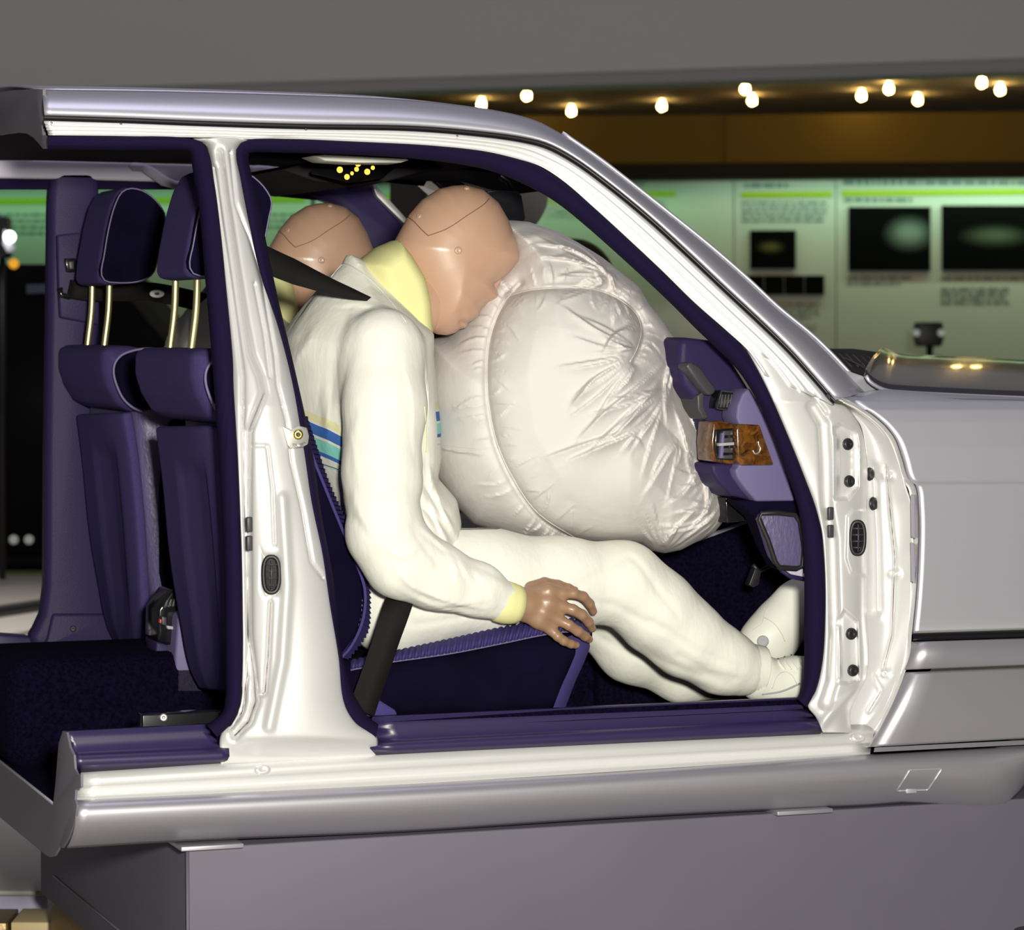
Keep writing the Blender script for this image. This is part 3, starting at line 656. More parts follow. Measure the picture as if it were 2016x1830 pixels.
# sun visor; dark glossy panel with glowing dots added as bulb reflections
sv = slab('sun_visor', [(617, 306), (640, 304), (800, 312), (806, 315), (790, 320), (700, 320), (640, 316)], 0.38, 0.46, M['shoe'], car, 0.004)
ov = [(600, 340), (700, 322), (790, 332), (762, 352), (690, 362)]
oh = prism('dark_glossy_panel', [at(612, 342, 0.66), at(690, 320, 0.70), at(776, 333, 0.72), at(756, 350, 0.60), at(689, 361, 0.60)], [at(612, 334, 0.66), at(690, 312, 0.72), at(776, 325, 0.74), at(756, 342, 0.62), at(689, 353, 0.62)], M['blackgloss'], car, 0.002)
M['amber'] = mat('amber_reflection', (0.9, 0.45, 0.05), 0.3, emit=(1.0, 0.42, 0.03), estr=3.0)
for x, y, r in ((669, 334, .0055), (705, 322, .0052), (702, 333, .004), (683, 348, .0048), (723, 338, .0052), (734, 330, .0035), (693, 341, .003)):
    knob('bulb_reflection', at(x, y, 0.595), (-0.3, -1, -0.3), r, M['amber'], oh, 0.005, 10)
slab('screen_header', [(556, 334), (610, 318), (800, 318), (1000, 324), (1080, 348), (1100, 374), (1030, 338), (960, 330), (850, 332), (762, 357), (690, 366), (620, 356)], 0.78, 1.30, M['headliner'], car, 0.004)
# mirror
mr = slab('rear_view_mirror', [(958, 377), (975, 374), (1018, 376), (1028, 384), (1036, 430), (1030, 436), (965, 432)], 0.74, 0.80, M['blackgloss'], car, 0.006)
tube('mirror_stem', [at(x, y, 0.78) for x, y in ((984, 348), (1000, 358), (1010, 378))], 0.005, M['black'], mr, 8)

# ---- centre tunnel, console, rear floor
box('centre_tunnel', (XC+0.02, 0.66, zf), (xr+0.05, 0.98, at(340, 1287, 0.66).z), M['carpet'], car, 0.03)
co = slab('centre_console', [(345, 1366), (345, 1290), (350, 1215), (368, 1195), (560, 1190), (700, 1180), (700, 1366)], 0.66, 0.90, M['lavender'], car, 0.006)
bk = slab('belt_buckle', [(310, 1262), (311, 1200), (336, 1164), (346, 1160), (356, 1168), (356, 1205), (346, 1212), (344, 1272)], 0.70, 0.80, M['blackgloss'], car, 0.005)
slab('buckle_base', [(305, 1300), (308, 1262), (344, 1272), (344, 1368), (330, 1368)], 0.72, 0.80, M['vinyl'], bk, 0.004)
for k in range(4): slab('buckle_rib', [(322+k*8, 1196-k*1), (327+k*8, 1196-k), (333+k*7, 1180-k), (329+k*7, 1180-k)], 0.69, 0.705, M['greyplastic'], bk, 0.001)
slab('buckle_release', [(315, 1218), (322, 1220), (322, 1228), (314, 1226)], 0.69, 0.71, mat('red_button', (0.5, 0.05, 0.03), 0.4), bk, 0.001)
slab('buckle_slot', [(319, 1213), (328, 1215), (328, 1232), (319, 1229)], 0.685, 0.71, M['greyplastic'], bk, 0.001)
slab('buckle_plate', [(328, 1231), (342, 1233), (342, 1239), (330, 1238)], 0.69, 0.71, M['shoegrey'], bk, 0.001)
box('seat_rail', (at(275, 1400, 0.26).x, 0.24, zf+0.02), (at(640, 1400, 0.26).x, 0.28, at(275, 1404, 0.26).z), M['blackgloss'], car, 0.002)
knob('rail_bolt', at(322, 1412, 0.235), (-0.2, -1, 0.1), 0.007, M['chrome'], car, 0.004)
# hump of carpet beside the rail
hb = obj('floor_duct', *(lambda bm_: bm_)(([], [])), M['vinyl'], car) if False else None
X, Y, Z = grid((XC+0.05, 0.2, zf-0.05), (XC+0.5, 0.75, zf+0.16), 0.008)
c0 = at(245, 1425, 0.42); f = ell(X, Y, Z, (c0.x+0.06, 0.42, zf), (0.12, 0.13, max(0.06, c0.z-zf)))
V, Q = nets(f, (XC+0.05, 0.2, zf-0.05), 0.008); nmesh('floor_duct', V, Q, M['vinyl'], car)
# small carpeted bracket at the seat rear
slab('seat_bracket_cover', [(716, 1410), (735, 1378), (745, 1376), (780, 1398), (785, 1412)], 0.12, 0.17, M['ribs'], car, 0.004)

# ---- dashboard and footwell
dash = slab('dashboard', [(1338, 668), (1352, 664), (1420, 672), (1475, 762), (1520, 842), (1566, 985), (1450, 976), (1412, 940), (1398, 912), (1392, 850), (1372, 790), (1345, 760), (1336, 720)], 0.20, 1.46, M['vinyl'], car, 0.012)
kt = slab('dash_end_cap', [(1454, 832), (1450, 822), (1452, 800), (1462, 775), (1476, 763), (1493, 790), (1530, 870), (1566, 986), (1490, 987), (1470, 965), (1452, 940), (1447, 925), (1455, 917)], 0.125, 0.19, M['lavender'], car, 0.004)
wd = slab('walnut_trim', [(1455, 834), (1496, 836), (1524, 915), (1460, 916), (1452, 908), (1450, 846)], 0.112, 0.14, M['wood'], car, 0.003, label='burr walnut veneer panel')
tube('trim_escutcheon', [at(x, y, 0.110) for x, y in ((1493, 868), (1494, 876), (1497, 882), (1494, 890), (1487, 893), (1482, 886))], 0.0016, M['chrome'], wd, 6, smoothn=20)
vw = slab('vent_surround', [(1404, 830), (1416, 828), (1450, 834), (1450, 912), (1436, 914), (1402, 908), (1400, 870)], 0.135, 0.20, M['wood'], car, 0.004)
slab('vent_opening', [(1409, 846), (1444, 842), (1446, 906), (1412, 904), (1407, 880)], 0.130, 0.16, M['blackgloss'], vw, 0.002)
for k, (yy, h) in enumerate(((848, 9), (862, 9), (882, 9), (896, 7))): slab('vent_fin', [(1424, yy), (1443, yy-1), (1443, yy+h), (1424, yy+h)], 0.124, 0.135, M['greyplastic'], vw, 0.001)
slab('vent_slider', [(1416, 872), (1446, 870), (1446, 876), (1416, 878)], 0.120, 0.14, M['shoegrey'], vw, 0.001)
slab('vent_slider', [(1422, 852), (1427, 851), (1424, 902), (1418, 902)], 0.122, 0.14, M['lavender'], vw, 0.001)
v2 = slab('side_air_vent', [(1418, 770), (1422, 768), (1457, 772), (1450, 806), (1446, 810), (1411, 804), (1412, 792)], 0.165, 0.22, M['blackgloss'], car, 0.003)
for k in range(5): slab('vent_fin', [(1422+k*6, 776), (1425+k*6, 776), (1421+k*6, 802), (1418+k*6, 802)], 0.160, 0.17, M['greyplastic'], v2, 0.0007)
tube('vent_rim', [at(x, y, 0.165) for x, y in ((1420, 769), (1456, 773), (1448, 809), (1412, 804))], 0.0016, M['greyplastic'], v2, 6, closed=True)
ld = slab('airbag_lid', [(1350, 722), (1354, 714), (1362, 712), (1378, 722), (1408, 762), (1410, 770), (1402, 778), (1394, 778), (1372, 752)], 0.17, 0.42, M['greyplastic'], car, 0.006)
slab('lid_hinge', [(1373, 778), (1386, 770), (1386, 800), (1396, 822), (1386, 826), (1374, 805)], 0.19, 0.35, M['greyplastic'], ld, 0.002)
slab('lower_dash_roll', [(1400, 912), (1450, 912), (1447, 926), (1456, 946), (1482, 986), (1440, 975), (1412, 948), (1402, 930)], 0.15, 0.5, M['vinyl'], car, 0.012)
slab('glovebox_hinge', [(1428, 978), (1458, 985), (1500, 1020), (1430, 1030)], 0.22, 0.45, M['blackgloss'], car, 0.003)
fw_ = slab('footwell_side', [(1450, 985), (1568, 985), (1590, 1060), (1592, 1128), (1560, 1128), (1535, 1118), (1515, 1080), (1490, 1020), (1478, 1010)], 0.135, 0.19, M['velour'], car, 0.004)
spk = slab('speaker_grille', [(1500, 1012), (1570, 1016), (1577, 1030), (1580, 1110), (1572, 1115), (1532, 1112), (1520, 1095), (1497, 1022)], 0.118, 0.14, M['leather'], car, 0.002, label='lavender grained speaker panel')
tube('speaker_rim', [at(x, y, 0.115) for x, y in ((1498, 1010), (1530, 1009), (1565, 1013), (1575, 1028), (1583, 1080), (1580, 1114), (1568, 1119), (1535, 1117), (1526, 1105), (1512, 1062), (1495, 1022))], 0.0045, M['black'], spk, 8, closed=True)
slab('side_duct', [(1540, 1118), (1582, 1119), (1582, 1136), (1570, 1136), (1552, 1128)], 0.13, 0.16, M['whitetrim'], car, 0.002)
tube('duct_lip', [at(x, y, 0.13) for x, y in ((1538, 1122), (1555, 1134), (1585, 1140))], 0.004, M['vinyl'], car, 8)
# toe board and bulkhead (carpet)
z0 = zf+0.01
tb = [at(1290, 1090, 0.66), at(1420, 1025, 0.66), at(1560, 1000, 0.66)]
xk = at(1500, 1300, 0.4).x
loft('toe_board', [[Vector((xk-0.02, y, z0)), Vector((xk+0.10, y, z0+0.03)), Vector((xk+0.24, y, z0+0.20)), Vector((xk+0.30, y, z0+0.60))] for y in np.linspace(0.14, 1.45, 8)], M['carpet'], car)
slab('tunnel_side', [(1180, 1450), (1180, 1130), (1290, 1085), (1400, 1040), (1480, 1000), (1680, 990), (1680, 1450)], 0.63, 0.67, M['carpet'], car, 0.01)
loft('under_dash_edge', [[at(1300, 1088, 0.62), at(1390, 1052, 0.60), at(1470, 1024, 0.56)], [at(1300, 1094, 0.62), at(1390, 1060, 0.60), at(1470, 1030, 0.56)]], M['scuff'], car)
pd = slab('pedal', [(1487, 1118), (1500, 1122), (1494, 1150), (1484, 1156), (1474, 1152)], 0.40, 0.42, M['black'], car, 0.002)
tube('pedal_arm', [at(1482, 1112, 0.41), at(1494, 1124, 0.41), at(1520, 1112, 0.45)], 0.004, M['black'], pd, 8)

# ---- seats.  outlines measured on the near side face of the near seat (YN)
YN = 0.20; SW = 0.235; YC = YN+SW; DY = 0.80
def seat(dy, near):
    X0 = None
    # backrest core
    back = [(486, 742), (505, 712), (540, 705), (575, 760), (600, 815), (625, 888), (647, 953), (682, 1032), (713, 1106), (722, 1150), (722, 1190), (716, 1240), (682, 1300), (640, 1345), (545, 1330), (530, 1290), (518, 1200), (494, 1000), (486, 850)]
    pts = xz(back, YN); lo, hi = bounds(pts, YC, SW)
    X, Y, Z = grid(lo, hi, 0.006); f = puffy(X, Y, Z, pts, YC, SW-0.02, 0.035)
    V, Q = nets(f, lo, 0.006); V[:, 1] += dy
    root = nmesh('front_seat', V, Q, M['leather'], car, label='passenger seat' if near else 'driver seat')
    # ribbed front cushion face of the backrest, rolls run across the seat
    face = [(604, 822), (625, 888), (647, 953), (682, 1032), (713, 1106), (724, 1150), (726, 1190), (722, 1240), (684, 1296), (676, 1290), (712, 1236), (716, 1190), (706, 1120), (672, 1040), (637, 955), (612, 890)]
    F0 = cr(face[:9], 240); rows = []
    ctr = at(600, 1100, YN)
    for yy in np.linspace(YN-0.004, YN+2*SW, 10):
        r = []
        for i, (x, y) in enumerate(F0):
            p = at(x, y, YN); d = Vector((p.x-ctr.x, 0, p.z-ctr.z)).normalized(); q = p+d*(0.002+0.0022*sin(i*2*pi/4.6)); r.append(Vector((q.x, yy+dy, q.z)))
        rows.append(r)
    o = loft('ribbed_backrest_face', rows, M['ribs'], root); fixn(o)
    side = [(600, 840), (612, 890), (637, 955), (672, 1040), (703, 1115), (714, 1160), (712, 1210), (700, 1250), (668, 1292), (630, 1330), (560, 1310), (540, 1200), (540, 1000), (560, 860)]
    a = [at(x, y, YN)+Vector((0, dy-0.004, 0)) for x, y in side]
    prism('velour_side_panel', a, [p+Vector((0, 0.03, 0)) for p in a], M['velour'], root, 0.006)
    tube('side_piping', [at(x, y, YN)+Vector((0, dy-0.007, 0)) for x, y in cr([(596, 830), (610, 888), (636, 955), (671, 1040), (702, 1115), (716, 1160), (713, 1215), (690, 1270), (664, 1300)], 40)], 0.003, M['ribs'], root, 6)
    # rear shell panel with sunken map pocket
    far_l = [(258, 812), (270, 879), (284, 1010), (292, 1142), (297, 1225), (303, 1268)]      # measured on the far seat, near edge
    def tr(x, y, Y): return at(x, y, Y)
    NX = -0.026 if near else 0.0
    yA, yB = YN+0.025+DY, YN+0.425+DY
    Lr = [tr(x, y, yA) for x, y in cr(far_l, 40)]
    Ll = [tr(x, y, yB) for x, y in cr([(162, 815), (174, 912), (187, 1043), (205, 1150), (223, 1234), (240, 1266)], 40)]
    rows = []
    for s in np.linspace(0, 1, 26):
        r = []
        for i, p in enumerate(Lr):
            v = i/39; w_ = (yB-yA)*s; bulge = 0.018*(abs(2*s-1)**3); pocket = 0.014*np.clip(1-abs(s-0.42)/0.26, 0, 1)**0.5*np.clip((v-0.1)/0.08, 0, 1)*np.clip((1.05-v)/0.3, 0, 1)
            px_ = (p.x-0.024)*(1-s)+(Ll[i].x-0.004)*s; pz_ = p.z*(1-s)+Ll[i].z*s
            r.append(Vector((px_+NX+bulge*(1-s)+pocket, yA+w_-DY+dy, pz_)))
        rows.append(r)
    sh = loft('backrest_shell', rows, M['fabric'], root); fixn(sh); solid(sh, 0.02, 0); bevel(sh, 0.006)
    # shoulder pad
    pad = [(208, 676), (240, 681), (280, 686), (330, 700), (350, 740), (340, 790), (310, 820), (262, 815), (243, 788), (228, 761), (220, 732), (222, 706)]
    pts = xz([(x, y) for x, y in [(206, 690), (222, 681), (262, 680), (305, 688), (330, 715), (332, 770), (310, 812), (262, 812), (236, 798), (216, 765), (205, 730)]], YN+DY)
    yc2 = YC+DY-0.0; W2 = SW+0.012; lo, hi = bounds(pts, yc2, W2); lo = (lo[0]-0.03, lo[1], lo[2])
    X, Y, Z = grid(lo, hi, 0.006); f = puffy(X, Y, Z, pts, yc2, W2-0.004, 0.05)
    s_ = np.abs(Y-yc2)/W2; f = f+0.018*np.clip(s_-0.55, 0, 1)**2*4*0.2
    V, Q = nets(f, lo, 0.006); V[:, 1] += dy-DY; V[:, 0] += NX
    sp_ = nmesh('shoulder_pad', V, Q, M['fabric'], root)
    arc = [(318, 688), (290, 686), (262, 690), (238, 700), (226, 716), (224, 735), (231, 761), (244, 786), (262, 802), (285, 812)]
    mp = [at(x, y, YN-0.014+DY) for x, y in [(320, 690), (290, 689), (262, 693), (241, 703), (230, 718), (228, 735), (234, 760), (247, 784), (264, 799), (290, 808), (325, 800), (340, 740)]]
    a = [p+Vector((NX, dy-DY+0.004, 0)) for p in mp]; prism('pad_side_panel', a, [p+Vector((0, 0.05, 0)) for p in a], M['velour'], root, 0.004)
    tube('pad_piping', [at(x, y, YN-0.014+DY)+Vector((NX, dy-DY, 0)) for x, y in cr(arc, 40)], 0.0026, M['piping'], root, 6)
    # headrest
    hr_ = [(196, 545), (200, 505), (212, 440), (222, 402), (236, 375), (252, 367), (277, 370), (301, 383), (319, 402), (330, 424), (326, 455), (316, 510), (306, 543), (284, 556), (222, 561), (202, 557)]
    YH = YC-0.125+DY; pts = xz(hr_, YH)
    yc3 = YC+DY; W3 = 0.125; lo, hi = bounds(pts, yc3, W3)
    X, Y, Z = grid(lo, hi, 0.005); f = puffy(X, Y, Z, pts, yc3, W3, 0.032)
    V, Q = nets(f, lo, 0.005)
    #tt = np.clip((V[:, 1]-(yc3-W3))/(2*W3), 0, 1)
    xr_ = V[:, 0].min(); kx_ = 1.13 if near else 1.0; HX = lambda x: xr_+(x-xr_)*kx_+NX
    V[:, 1] += dy-DY; V[:, 0] = HX(V[:, 0])
    hd_ = nmesh('headrest', V, Q, M['fabric'], root)
    inn = [(200, 542), (205, 502), (216, 440), (227, 402), (240, 378), (254, 371), (277, 374), (299, 387), (315, 405), (325, 426), (321, 455), (311, 508), (301, 538), (282, 551), (224, 556), (206, 552)]
    a = [Vector((HX(p.x), p.y+dy-DY, p.z)) for p in [at(x, y, YH-0.003) for x, y in cr([(x, y) for x, y in inn], 48, True)]]
    prism('headrest_side_panel', a, [p+Vector((0, 0.03, 0)) for p in a], M['velour'], hd_, 0.003)
    tube('headrest_piping', [p+Vector((0, -0.001, 0)) for p in a], 0.0015, M['piping'], hd_, 6, closed=True)
    # posts
    for (xa, ya, xb, yb) in ((216, 556, 205, 684), (182, 560, 172, 682)):
        k = YC+DY-0.055 if xa == 216 else YC+DY+0.085
        p0, p1 = at(xa, ya-15, k), at(xb, yb, k)
        q = [p0, p0.lerp(p1, 0.5)+Vector((0.003, 0, 0)), p1, p1+(p1-p0)*0.1]
        po = tube('headrest_post', [Vector((v.x+NX, v.y-DY+dy, v.z)) for v in q], 0.0062, M['post'], root, 12, smoothn=10)
        c = Vector((p1.x+NX, p1.y-DY+dy, p1.z)); box('post_guide', (c.x-0.018, c.y-0.012, c.z-0.010), (c.x+0.012, c.y+0.012, c.z-0.001), M['black'], root, 0.002)
    # cushion
    cu = [(640, 1300), (766, 1306), (890, 1288), (1001, 1266), (1063, 1253), (1130, 1248), (1152, 1262), (1150, 1290), (1128, 1330), (1108, 1385), (1090, 1400), (640, 1420)]
    pts = xz(cu, 0.165); W4 = 0.26; yc4 = 0.165+W4; lo, hi = bounds(pts, yc4, W4)
    X, Y, Z = grid(lo, hi, 0.006); f = puffy(X, Y, Z, pts, yc4, W4, 0.03); V, Q = nets(f, lo, 0.006); V[:, 1] += dy
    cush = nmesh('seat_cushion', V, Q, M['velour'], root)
    fr = cr([(1128, 1249), (1150, 1252), (1160, 1268), (1152, 1295), (1132, 1340), (1112, 1392)], 24)
    rows = [[at(x-27, y+10, 0.163)+Vector((-0.0, dy-0.001, 0)) for x, y in fr], [at(x+1, y, 0.165)+Vector((0.002, dy+0.004, 0)) for x, y in fr], [at(x+4, y-1, 0.165)+Vector((0.004, dy+0.03, 0)) for x, y in fr], [at(x+4, y-1, 0.165)+Vector((0.004, dy+0.48, 0)) for x, y in fr]]
    o = loft('cushion_front', rows, M['ribs'], root); fixn(o)
    tp = cr([(690, 1300), (766, 1284), (830, 1270), (890, 1257), (982, 1236), (1060, 1222), (1120, 1216), (1150, 1226), (1166, 1243)], 300)
    bt = cr([(690, 1318), (766, 1303), (830, 1294), (890, 1285), (1001, 1263), (1063, 1250), (1110, 1243), (1140, 1244), (1160, 1252)], 300)
    rows = []
    for s, yy, lift in ((0, 0.160, 0.0), (0.25, 0.152, 0), (0.5, 0.156, 0), (0.75, 0.170, 0), (1.0, 0.20, 0), (1.0, 0.5, -0.02)):
        r = []
        for i in range(300):
            x, y = bt[i]*(1-s)+tp[i]*s; p = at(x, y, yy-0.011*abs(sin(i*pi/7.8))*(1 if yy < 0.3 else 0)); r.append(p+Vector((0, dy, lift+0.0022*abs(sin(i*pi/7.8))*(1 if s > 0.9 else 0.2))))
        rows.append(r)
    o = loft('ribbed_bolster', rows, M['ribs'], root); fixn(o)
    tube('cushion_piping', [at(x, y, 0.158)+Vector((0, dy, 0)) for x, y in bt[::6]], 0.0022, M['piping'], root, 6)
    return root
seat(0.0, True); seat(DY, False)

# ---- seat belts of the passenger
strap('shoulder_belt', [(500, 500, 0.13), (535, 516, 0.15), (590, 539, 0.19), (650, 563, 0.215), (700, 580, 0.235), (746, 594, 0.25)], M['belt'], car, 0.0245, (0.05, 0.25, 1), n=30, taper=([0, 0.35, 0.8, 1], [1, 0.92, 0.4, 0.06]))
lb_ = strap('lap_belt', [(712, 1400, 0.10), (722, 1370, 0.105), (750, 1290, 0.115), (775, 1215, 0.13), (790, 1172, 0.16), (800, 1140, 0.25)], M['belt'], car, 0.0235, (1, 0.15, 0.3), n=24)

# ================================================================== crash test dummies
W3 = lambda x, y, Y: tuple(at(x, y, Y))
def stripes():
    m = M['white'].copy(); m.name = 'white_jacket_with_chest_stripes'; nt = m.node_tree; b = nt.nodes['Principled BSDF']
    def mth(op, a, c=None):
        n = nt.nodes.new('ShaderNodeMath'); n.operation = op
        for i, v in enumerate((a, c)):
            if v is None: continue
            if isinstance(v, (int, float)): n.inputs[i].default_value = v
            else: nt.links.new(v, n.inputs[i])
        return n.outputs[0]
    tc = nt.nodes.new('ShaderNodeTexCoord'); sx = nt.nodes.new('ShaderNodeSeparateXYZ'); nt.links.new(tc.outputs['Object'], sx.inputs[0])
    l = at(603, 830, 0.33); r = at(822, 806, 0.28); xm = at(700, 850, 0.3).x
    left = mth('SUBTRACT', mth('ADD', sx.outputs[2], mth('MULTIPLY', mth('SUBTRACT', sx.outputs[0], l.x), 0.62)), l.z)
    right = mth('SUBTRACT', sx.outputs[2], r.z)
    isr = mth('GREATER_THAN', sx.outputs[0], xm)
    s = mth('ADD', mth('MULTIPLY', right, isr), mth('MULTIPLY', left, mth('SUBTRACT', 1.0, isr)))
    v = mth('ADD', mth('MULTIPLY', s, -10.0), 0.2)                   # 0..1 over ten centimetres, downwards
    rp = nt.nodes.new('ShaderNodeValToRGB'); rp.color_ramp.interpolation = 'CONSTANT'; e = rp.color_ramp.elements
    wcol = (0.80, 0.785, 0.72, 1); blue = (0.05, 0.16, 0.48, 1); teal = (0.28, 0.70, 0.62, 1)
    e[0].position = 0; e[0].color = wcol; e[1].position = 0.06; e[1].color = (0.78, 0.74, 0.45, 1)
    for p_, c in ((0.19, wcol), (0.22, blue), (0.38, wcol), (0.42, teal), (0.60, blue), (0.66, wcol), (0.76, (0.5, 0.72, 0.7, 1)), (0.79, wcol)):
        q = e.new(p_); q.color = c
    nt.links.new(v, rp.inputs[0])
    msk = mth('GREATER_THAN', sx.outputs[1], 0.215)
    mx = nt.nodes.new('ShaderNodeMix'); mx.data_type = 'RGBA'; mx.inputs[6].default_value = wcol
    nt.links.new(msk, mx.inputs[0]); nt.links.new(rp.outputs[0], mx.inputs[7]); nt.links.new(mx.outputs[2], b.inputs['Base Color'])
    return m
M['jacket'] = stripes()

def multi_cap(X, Y, Z, segs, k):
    f = None
    for a, b, ra, rb in segs:
        g = cap(X, Y, Z, a, b, ra, rb); f = g if f is None else smin(f, g, k)
    return f
def chain(pts):   # [(x,y,Y,r)]
    return [(W3(*p[:3]), W3(*q[:3]), p[3], q[3]) for p, q in zip(pts, pts[1:])]

dummy = thing('crash_test_dummy', 'tan crash test dummy nearest the camera, in white tracksuit, face pressed into the airbag', 'crash test dummy')
# --- body: head, neck, trunk and both arms and hands
YD = 0.36
head = [(780, 472), (788, 457), (807, 423), (833, 392), (866, 371), (892, 365), (915, 364), (947, 372), (977, 397), (996, 430), (1010, 466), (1017, 495), (1018, 514), (1003, 533), (986, 550), (974, 566), (978, 582), (972, 592), (956, 598), (944, 610), (938, 624), (926, 634), (916, 646), (903, 648), (893, 656), (879, 660), (862, 658), (846, 652), (833, 636), (820, 600), (800, 560), (785, 520), (777, 495)]
hp_ = xz(head, YD); lo, hi = bounds(hp_, YD, 0.09, 0.012)
X, Y, Z = grid(lo, hi, 0.0028)
Zp = at(900, 600, YD).z
Wd = np.where(Z < Zp, 0.077-0.18*np.clip(Zp-Z, 0, 0.08), 0.077)
f = inflate(X, Y, Z, hp_, YD, Wd, 0.098)
eye = at(962, 560, YD-0.03); f = np.maximum(f, -(ell(X, Y, Z, tuple(at(985, 562, YD-0.045)), (0.022, 0.018, 0.012)))) if False else f
mo = xz([(905, 636), (935, 652)], YD)
dm = np.sqrt((X-at(918, 640, YD).x)**2+(Z-at(918, 640, YD).z)**2)
f = f+0.004*np.exp(-(pline(X, Z, [tuple(xz([(893, 634)], YD)[0]), tuple(xz([(940, 640)], YD)[0])])/0.004)**2)
f = f+0.006*np.exp(-(pline(X, Z, [tuple(xz([(958, 560)], YD)[0]), tuple(xz([(1000, 556)], YD)[0])])/0.008)**2)*(np.abs(Y-YD) > 0.018)
V1, Q1 = nets(f, lo, 0.0028)
# trunk and arms under the clothes
lo = tuple(at(640, 1300, 0.1)-Vector((0.05, 0.08, 0.02))); hi = tuple(at(1020, 470, 0.6)+Vector((0.02, 0.1, 0.0)))
X, Y, Z = grid(lo, hi, 0.008)
f = multi_cap(X, Y, Z, chain([(840, 590, YD, .052), (790, 590, YD, .055), (745, 690, YD, .08), (757, 900, YD, .08), (775, 1120, YD, .09)]) + chain([(755, 700, .20, .045), (762, 1040, .135, .032), (860, 1130, .14, .032), (1030, 1188, .148, .024)]) + chain([(755, 700, .52, .045), (770, 1040, .56, .032), (880, 1130, .52, .035), (990, 1170, .50, .024)]), 0.03)
V2, Q2 = nets(f, lo, 0.008)
def hand(dyy=0.0, ofs=(0, 0)):
    S = []
    ox, oy = ofs
    c = lambda L: chain([(x+ox, y+oy, Y_+dyy, r) for x, y, Y_, r in L])
    S += c([(1018, 1188, .150, .0270), (1036, 1190, .148, .0250)])
    S += c([(1040, 1172, .150, .015), (1080, 1163, .140, .012), (1108, 1168, .137, .0105)])
    S += c([(1040, 1184, .144, .015), (1080, 1186, .135, .012), (1108, 1194, .133, .0105)])
    S += c([(1036, 1196, .146, .015), (1070, 1206, .135, .012), (1100, 1219, .134, .0100)])
    S += c([(1032, 1206, .150, .014), (1060, 1222, .140, .012), (1086, 1239, .139, .0098)])
    S += c([(1050, 1190, .150, .018), (1080, 1200, .147, .016), (1095, 1205, .147, .012)])
    palm = S
    fingers = [c([(1106, 1168, .137, .0098), (1130, 1168, .134, .0088), (1148, 1174, .138, .0086), (1161, 1188, .146, .0080), (1168, 1203, .156, .0068)]),
               c([(1106, 1194, .133, .0098), (1128, 1200, .128, .0092), (1146, 1210, .130, .0090), (1159, 1224, .140, .0082), (1166, 1237, .150, .0068)]),
               c([(1098, 1219, .134, .0095), (1120, 1230, .127, .0088), (1138, 1242, .130, .0086), (1152, 1252, .140, .0080), (1160, 1258, .148, .0066)]),
               c([(1084, 1239, .139, .0092), (1098, 1252, .132, .0082), (1110, 1261, .132, .0078), (1124, 1267, .136, .0074), (1134, 1269, .140, .0066)]),
               c([(1046, 1158, .162, .0125), (1072, 1149, .170, .0112), (1098, 1152, .174, .0096), (1118, 1156, .176, .0090), (1136, 1160, .178, .0078)])]
    al = [p for s in palm+sum(fingers, []) for p in (s[0], s[1])]; a = np.array(al)
    lo = a.min(0)-0.03; hi = a.max(0)+0.02
    X, Y, Z = grid(lo, hi, 0.0016)
    f = multi_cap(X, Y, Z, palm, 0.010)
    for fg in fingers: f = smin(f, multi_cap(X, Y, Z, fg, 0.003), 0.0035)
    return nets(f, lo, 0.0016)
V3, Q3 = hand()
V4, Q4 = V3.copy(), Q3[:, ::-1].copy()
V4[:, 1] = 2*0.15-V4[:, 1]; V4 = V4+np.array(tuple(at(990, 1172, .50)))-np.array(tuple(at(1018, 1188, .150)))
n1, n2, n3 = len(V1), len(V2), len(V3)
body = nmesh('body', np.vstack([V1, V2, V3, V4]), np.vstack([Q1, Q2+n1, Q3+n1+n2, Q4+n1+n2+n3]), M['skin'], dummy)
body.data.materials.append(M['handskin'])
mi = np.zeros(len(body.data.polygons), np.int32); mi[-(len(Q3)+len(Q4)):] = 1
body.data.polygons.foreach_set('material_index', mi)
HB = bvh(body)
surf_line('scalp_seam', HB, [(803, 427), (815, 436), (829, 451), (843, 464)], 0.0008, M['seam'], body, 30)
surf_line('scalp_seam', HB, [(843, 464), (880, 450), (920, 424), (955, 400), (963, 391)], 0.0008, M['seam'], body, 60)
for x, y, r in ((825, 425, 0.005), (919, 370.5, 0.005), (902, 493, 0.0065)):
    disc_at('head_screw', HB, x, y, r, M['skin'], body, 0.0022)
for q in ((1040, 1172, .004), ): pass
# t-shirt: roll neck and cuffs
nk = xz([(704, 520), (715, 508), (746, 485), (777, 472), (800, 500), (826, 543), (838, 592), (842, 660), (815, 690), (770, 670), (725, 600)], YD)
lo, hi = bounds(nk, YD, 0.10); X, Y, Z = grid(lo, hi, 0.004); f = inflate(X, Y, Z, nk, YD, 0.083, 0.035)
V, Q = nets(f, lo, 0.004); nmesh('roll_neck', V, Q, M['tshirt'], dummy)
def cuff(pts): return tube('shirt_cuff', [at(x, y, Y_) for x, y, Y_, r in pts], [r for *_, r in pts], M['tshirt'], dummy, 24)
cuff([(972, 1178, .143, .030), (984, 1182, .144, .0365), (996, 1186, .145, .0365), (1008, 1188, .146, .035), (1020, 1190, .147, .0325), (1023, 1190.5, .147, .028)])
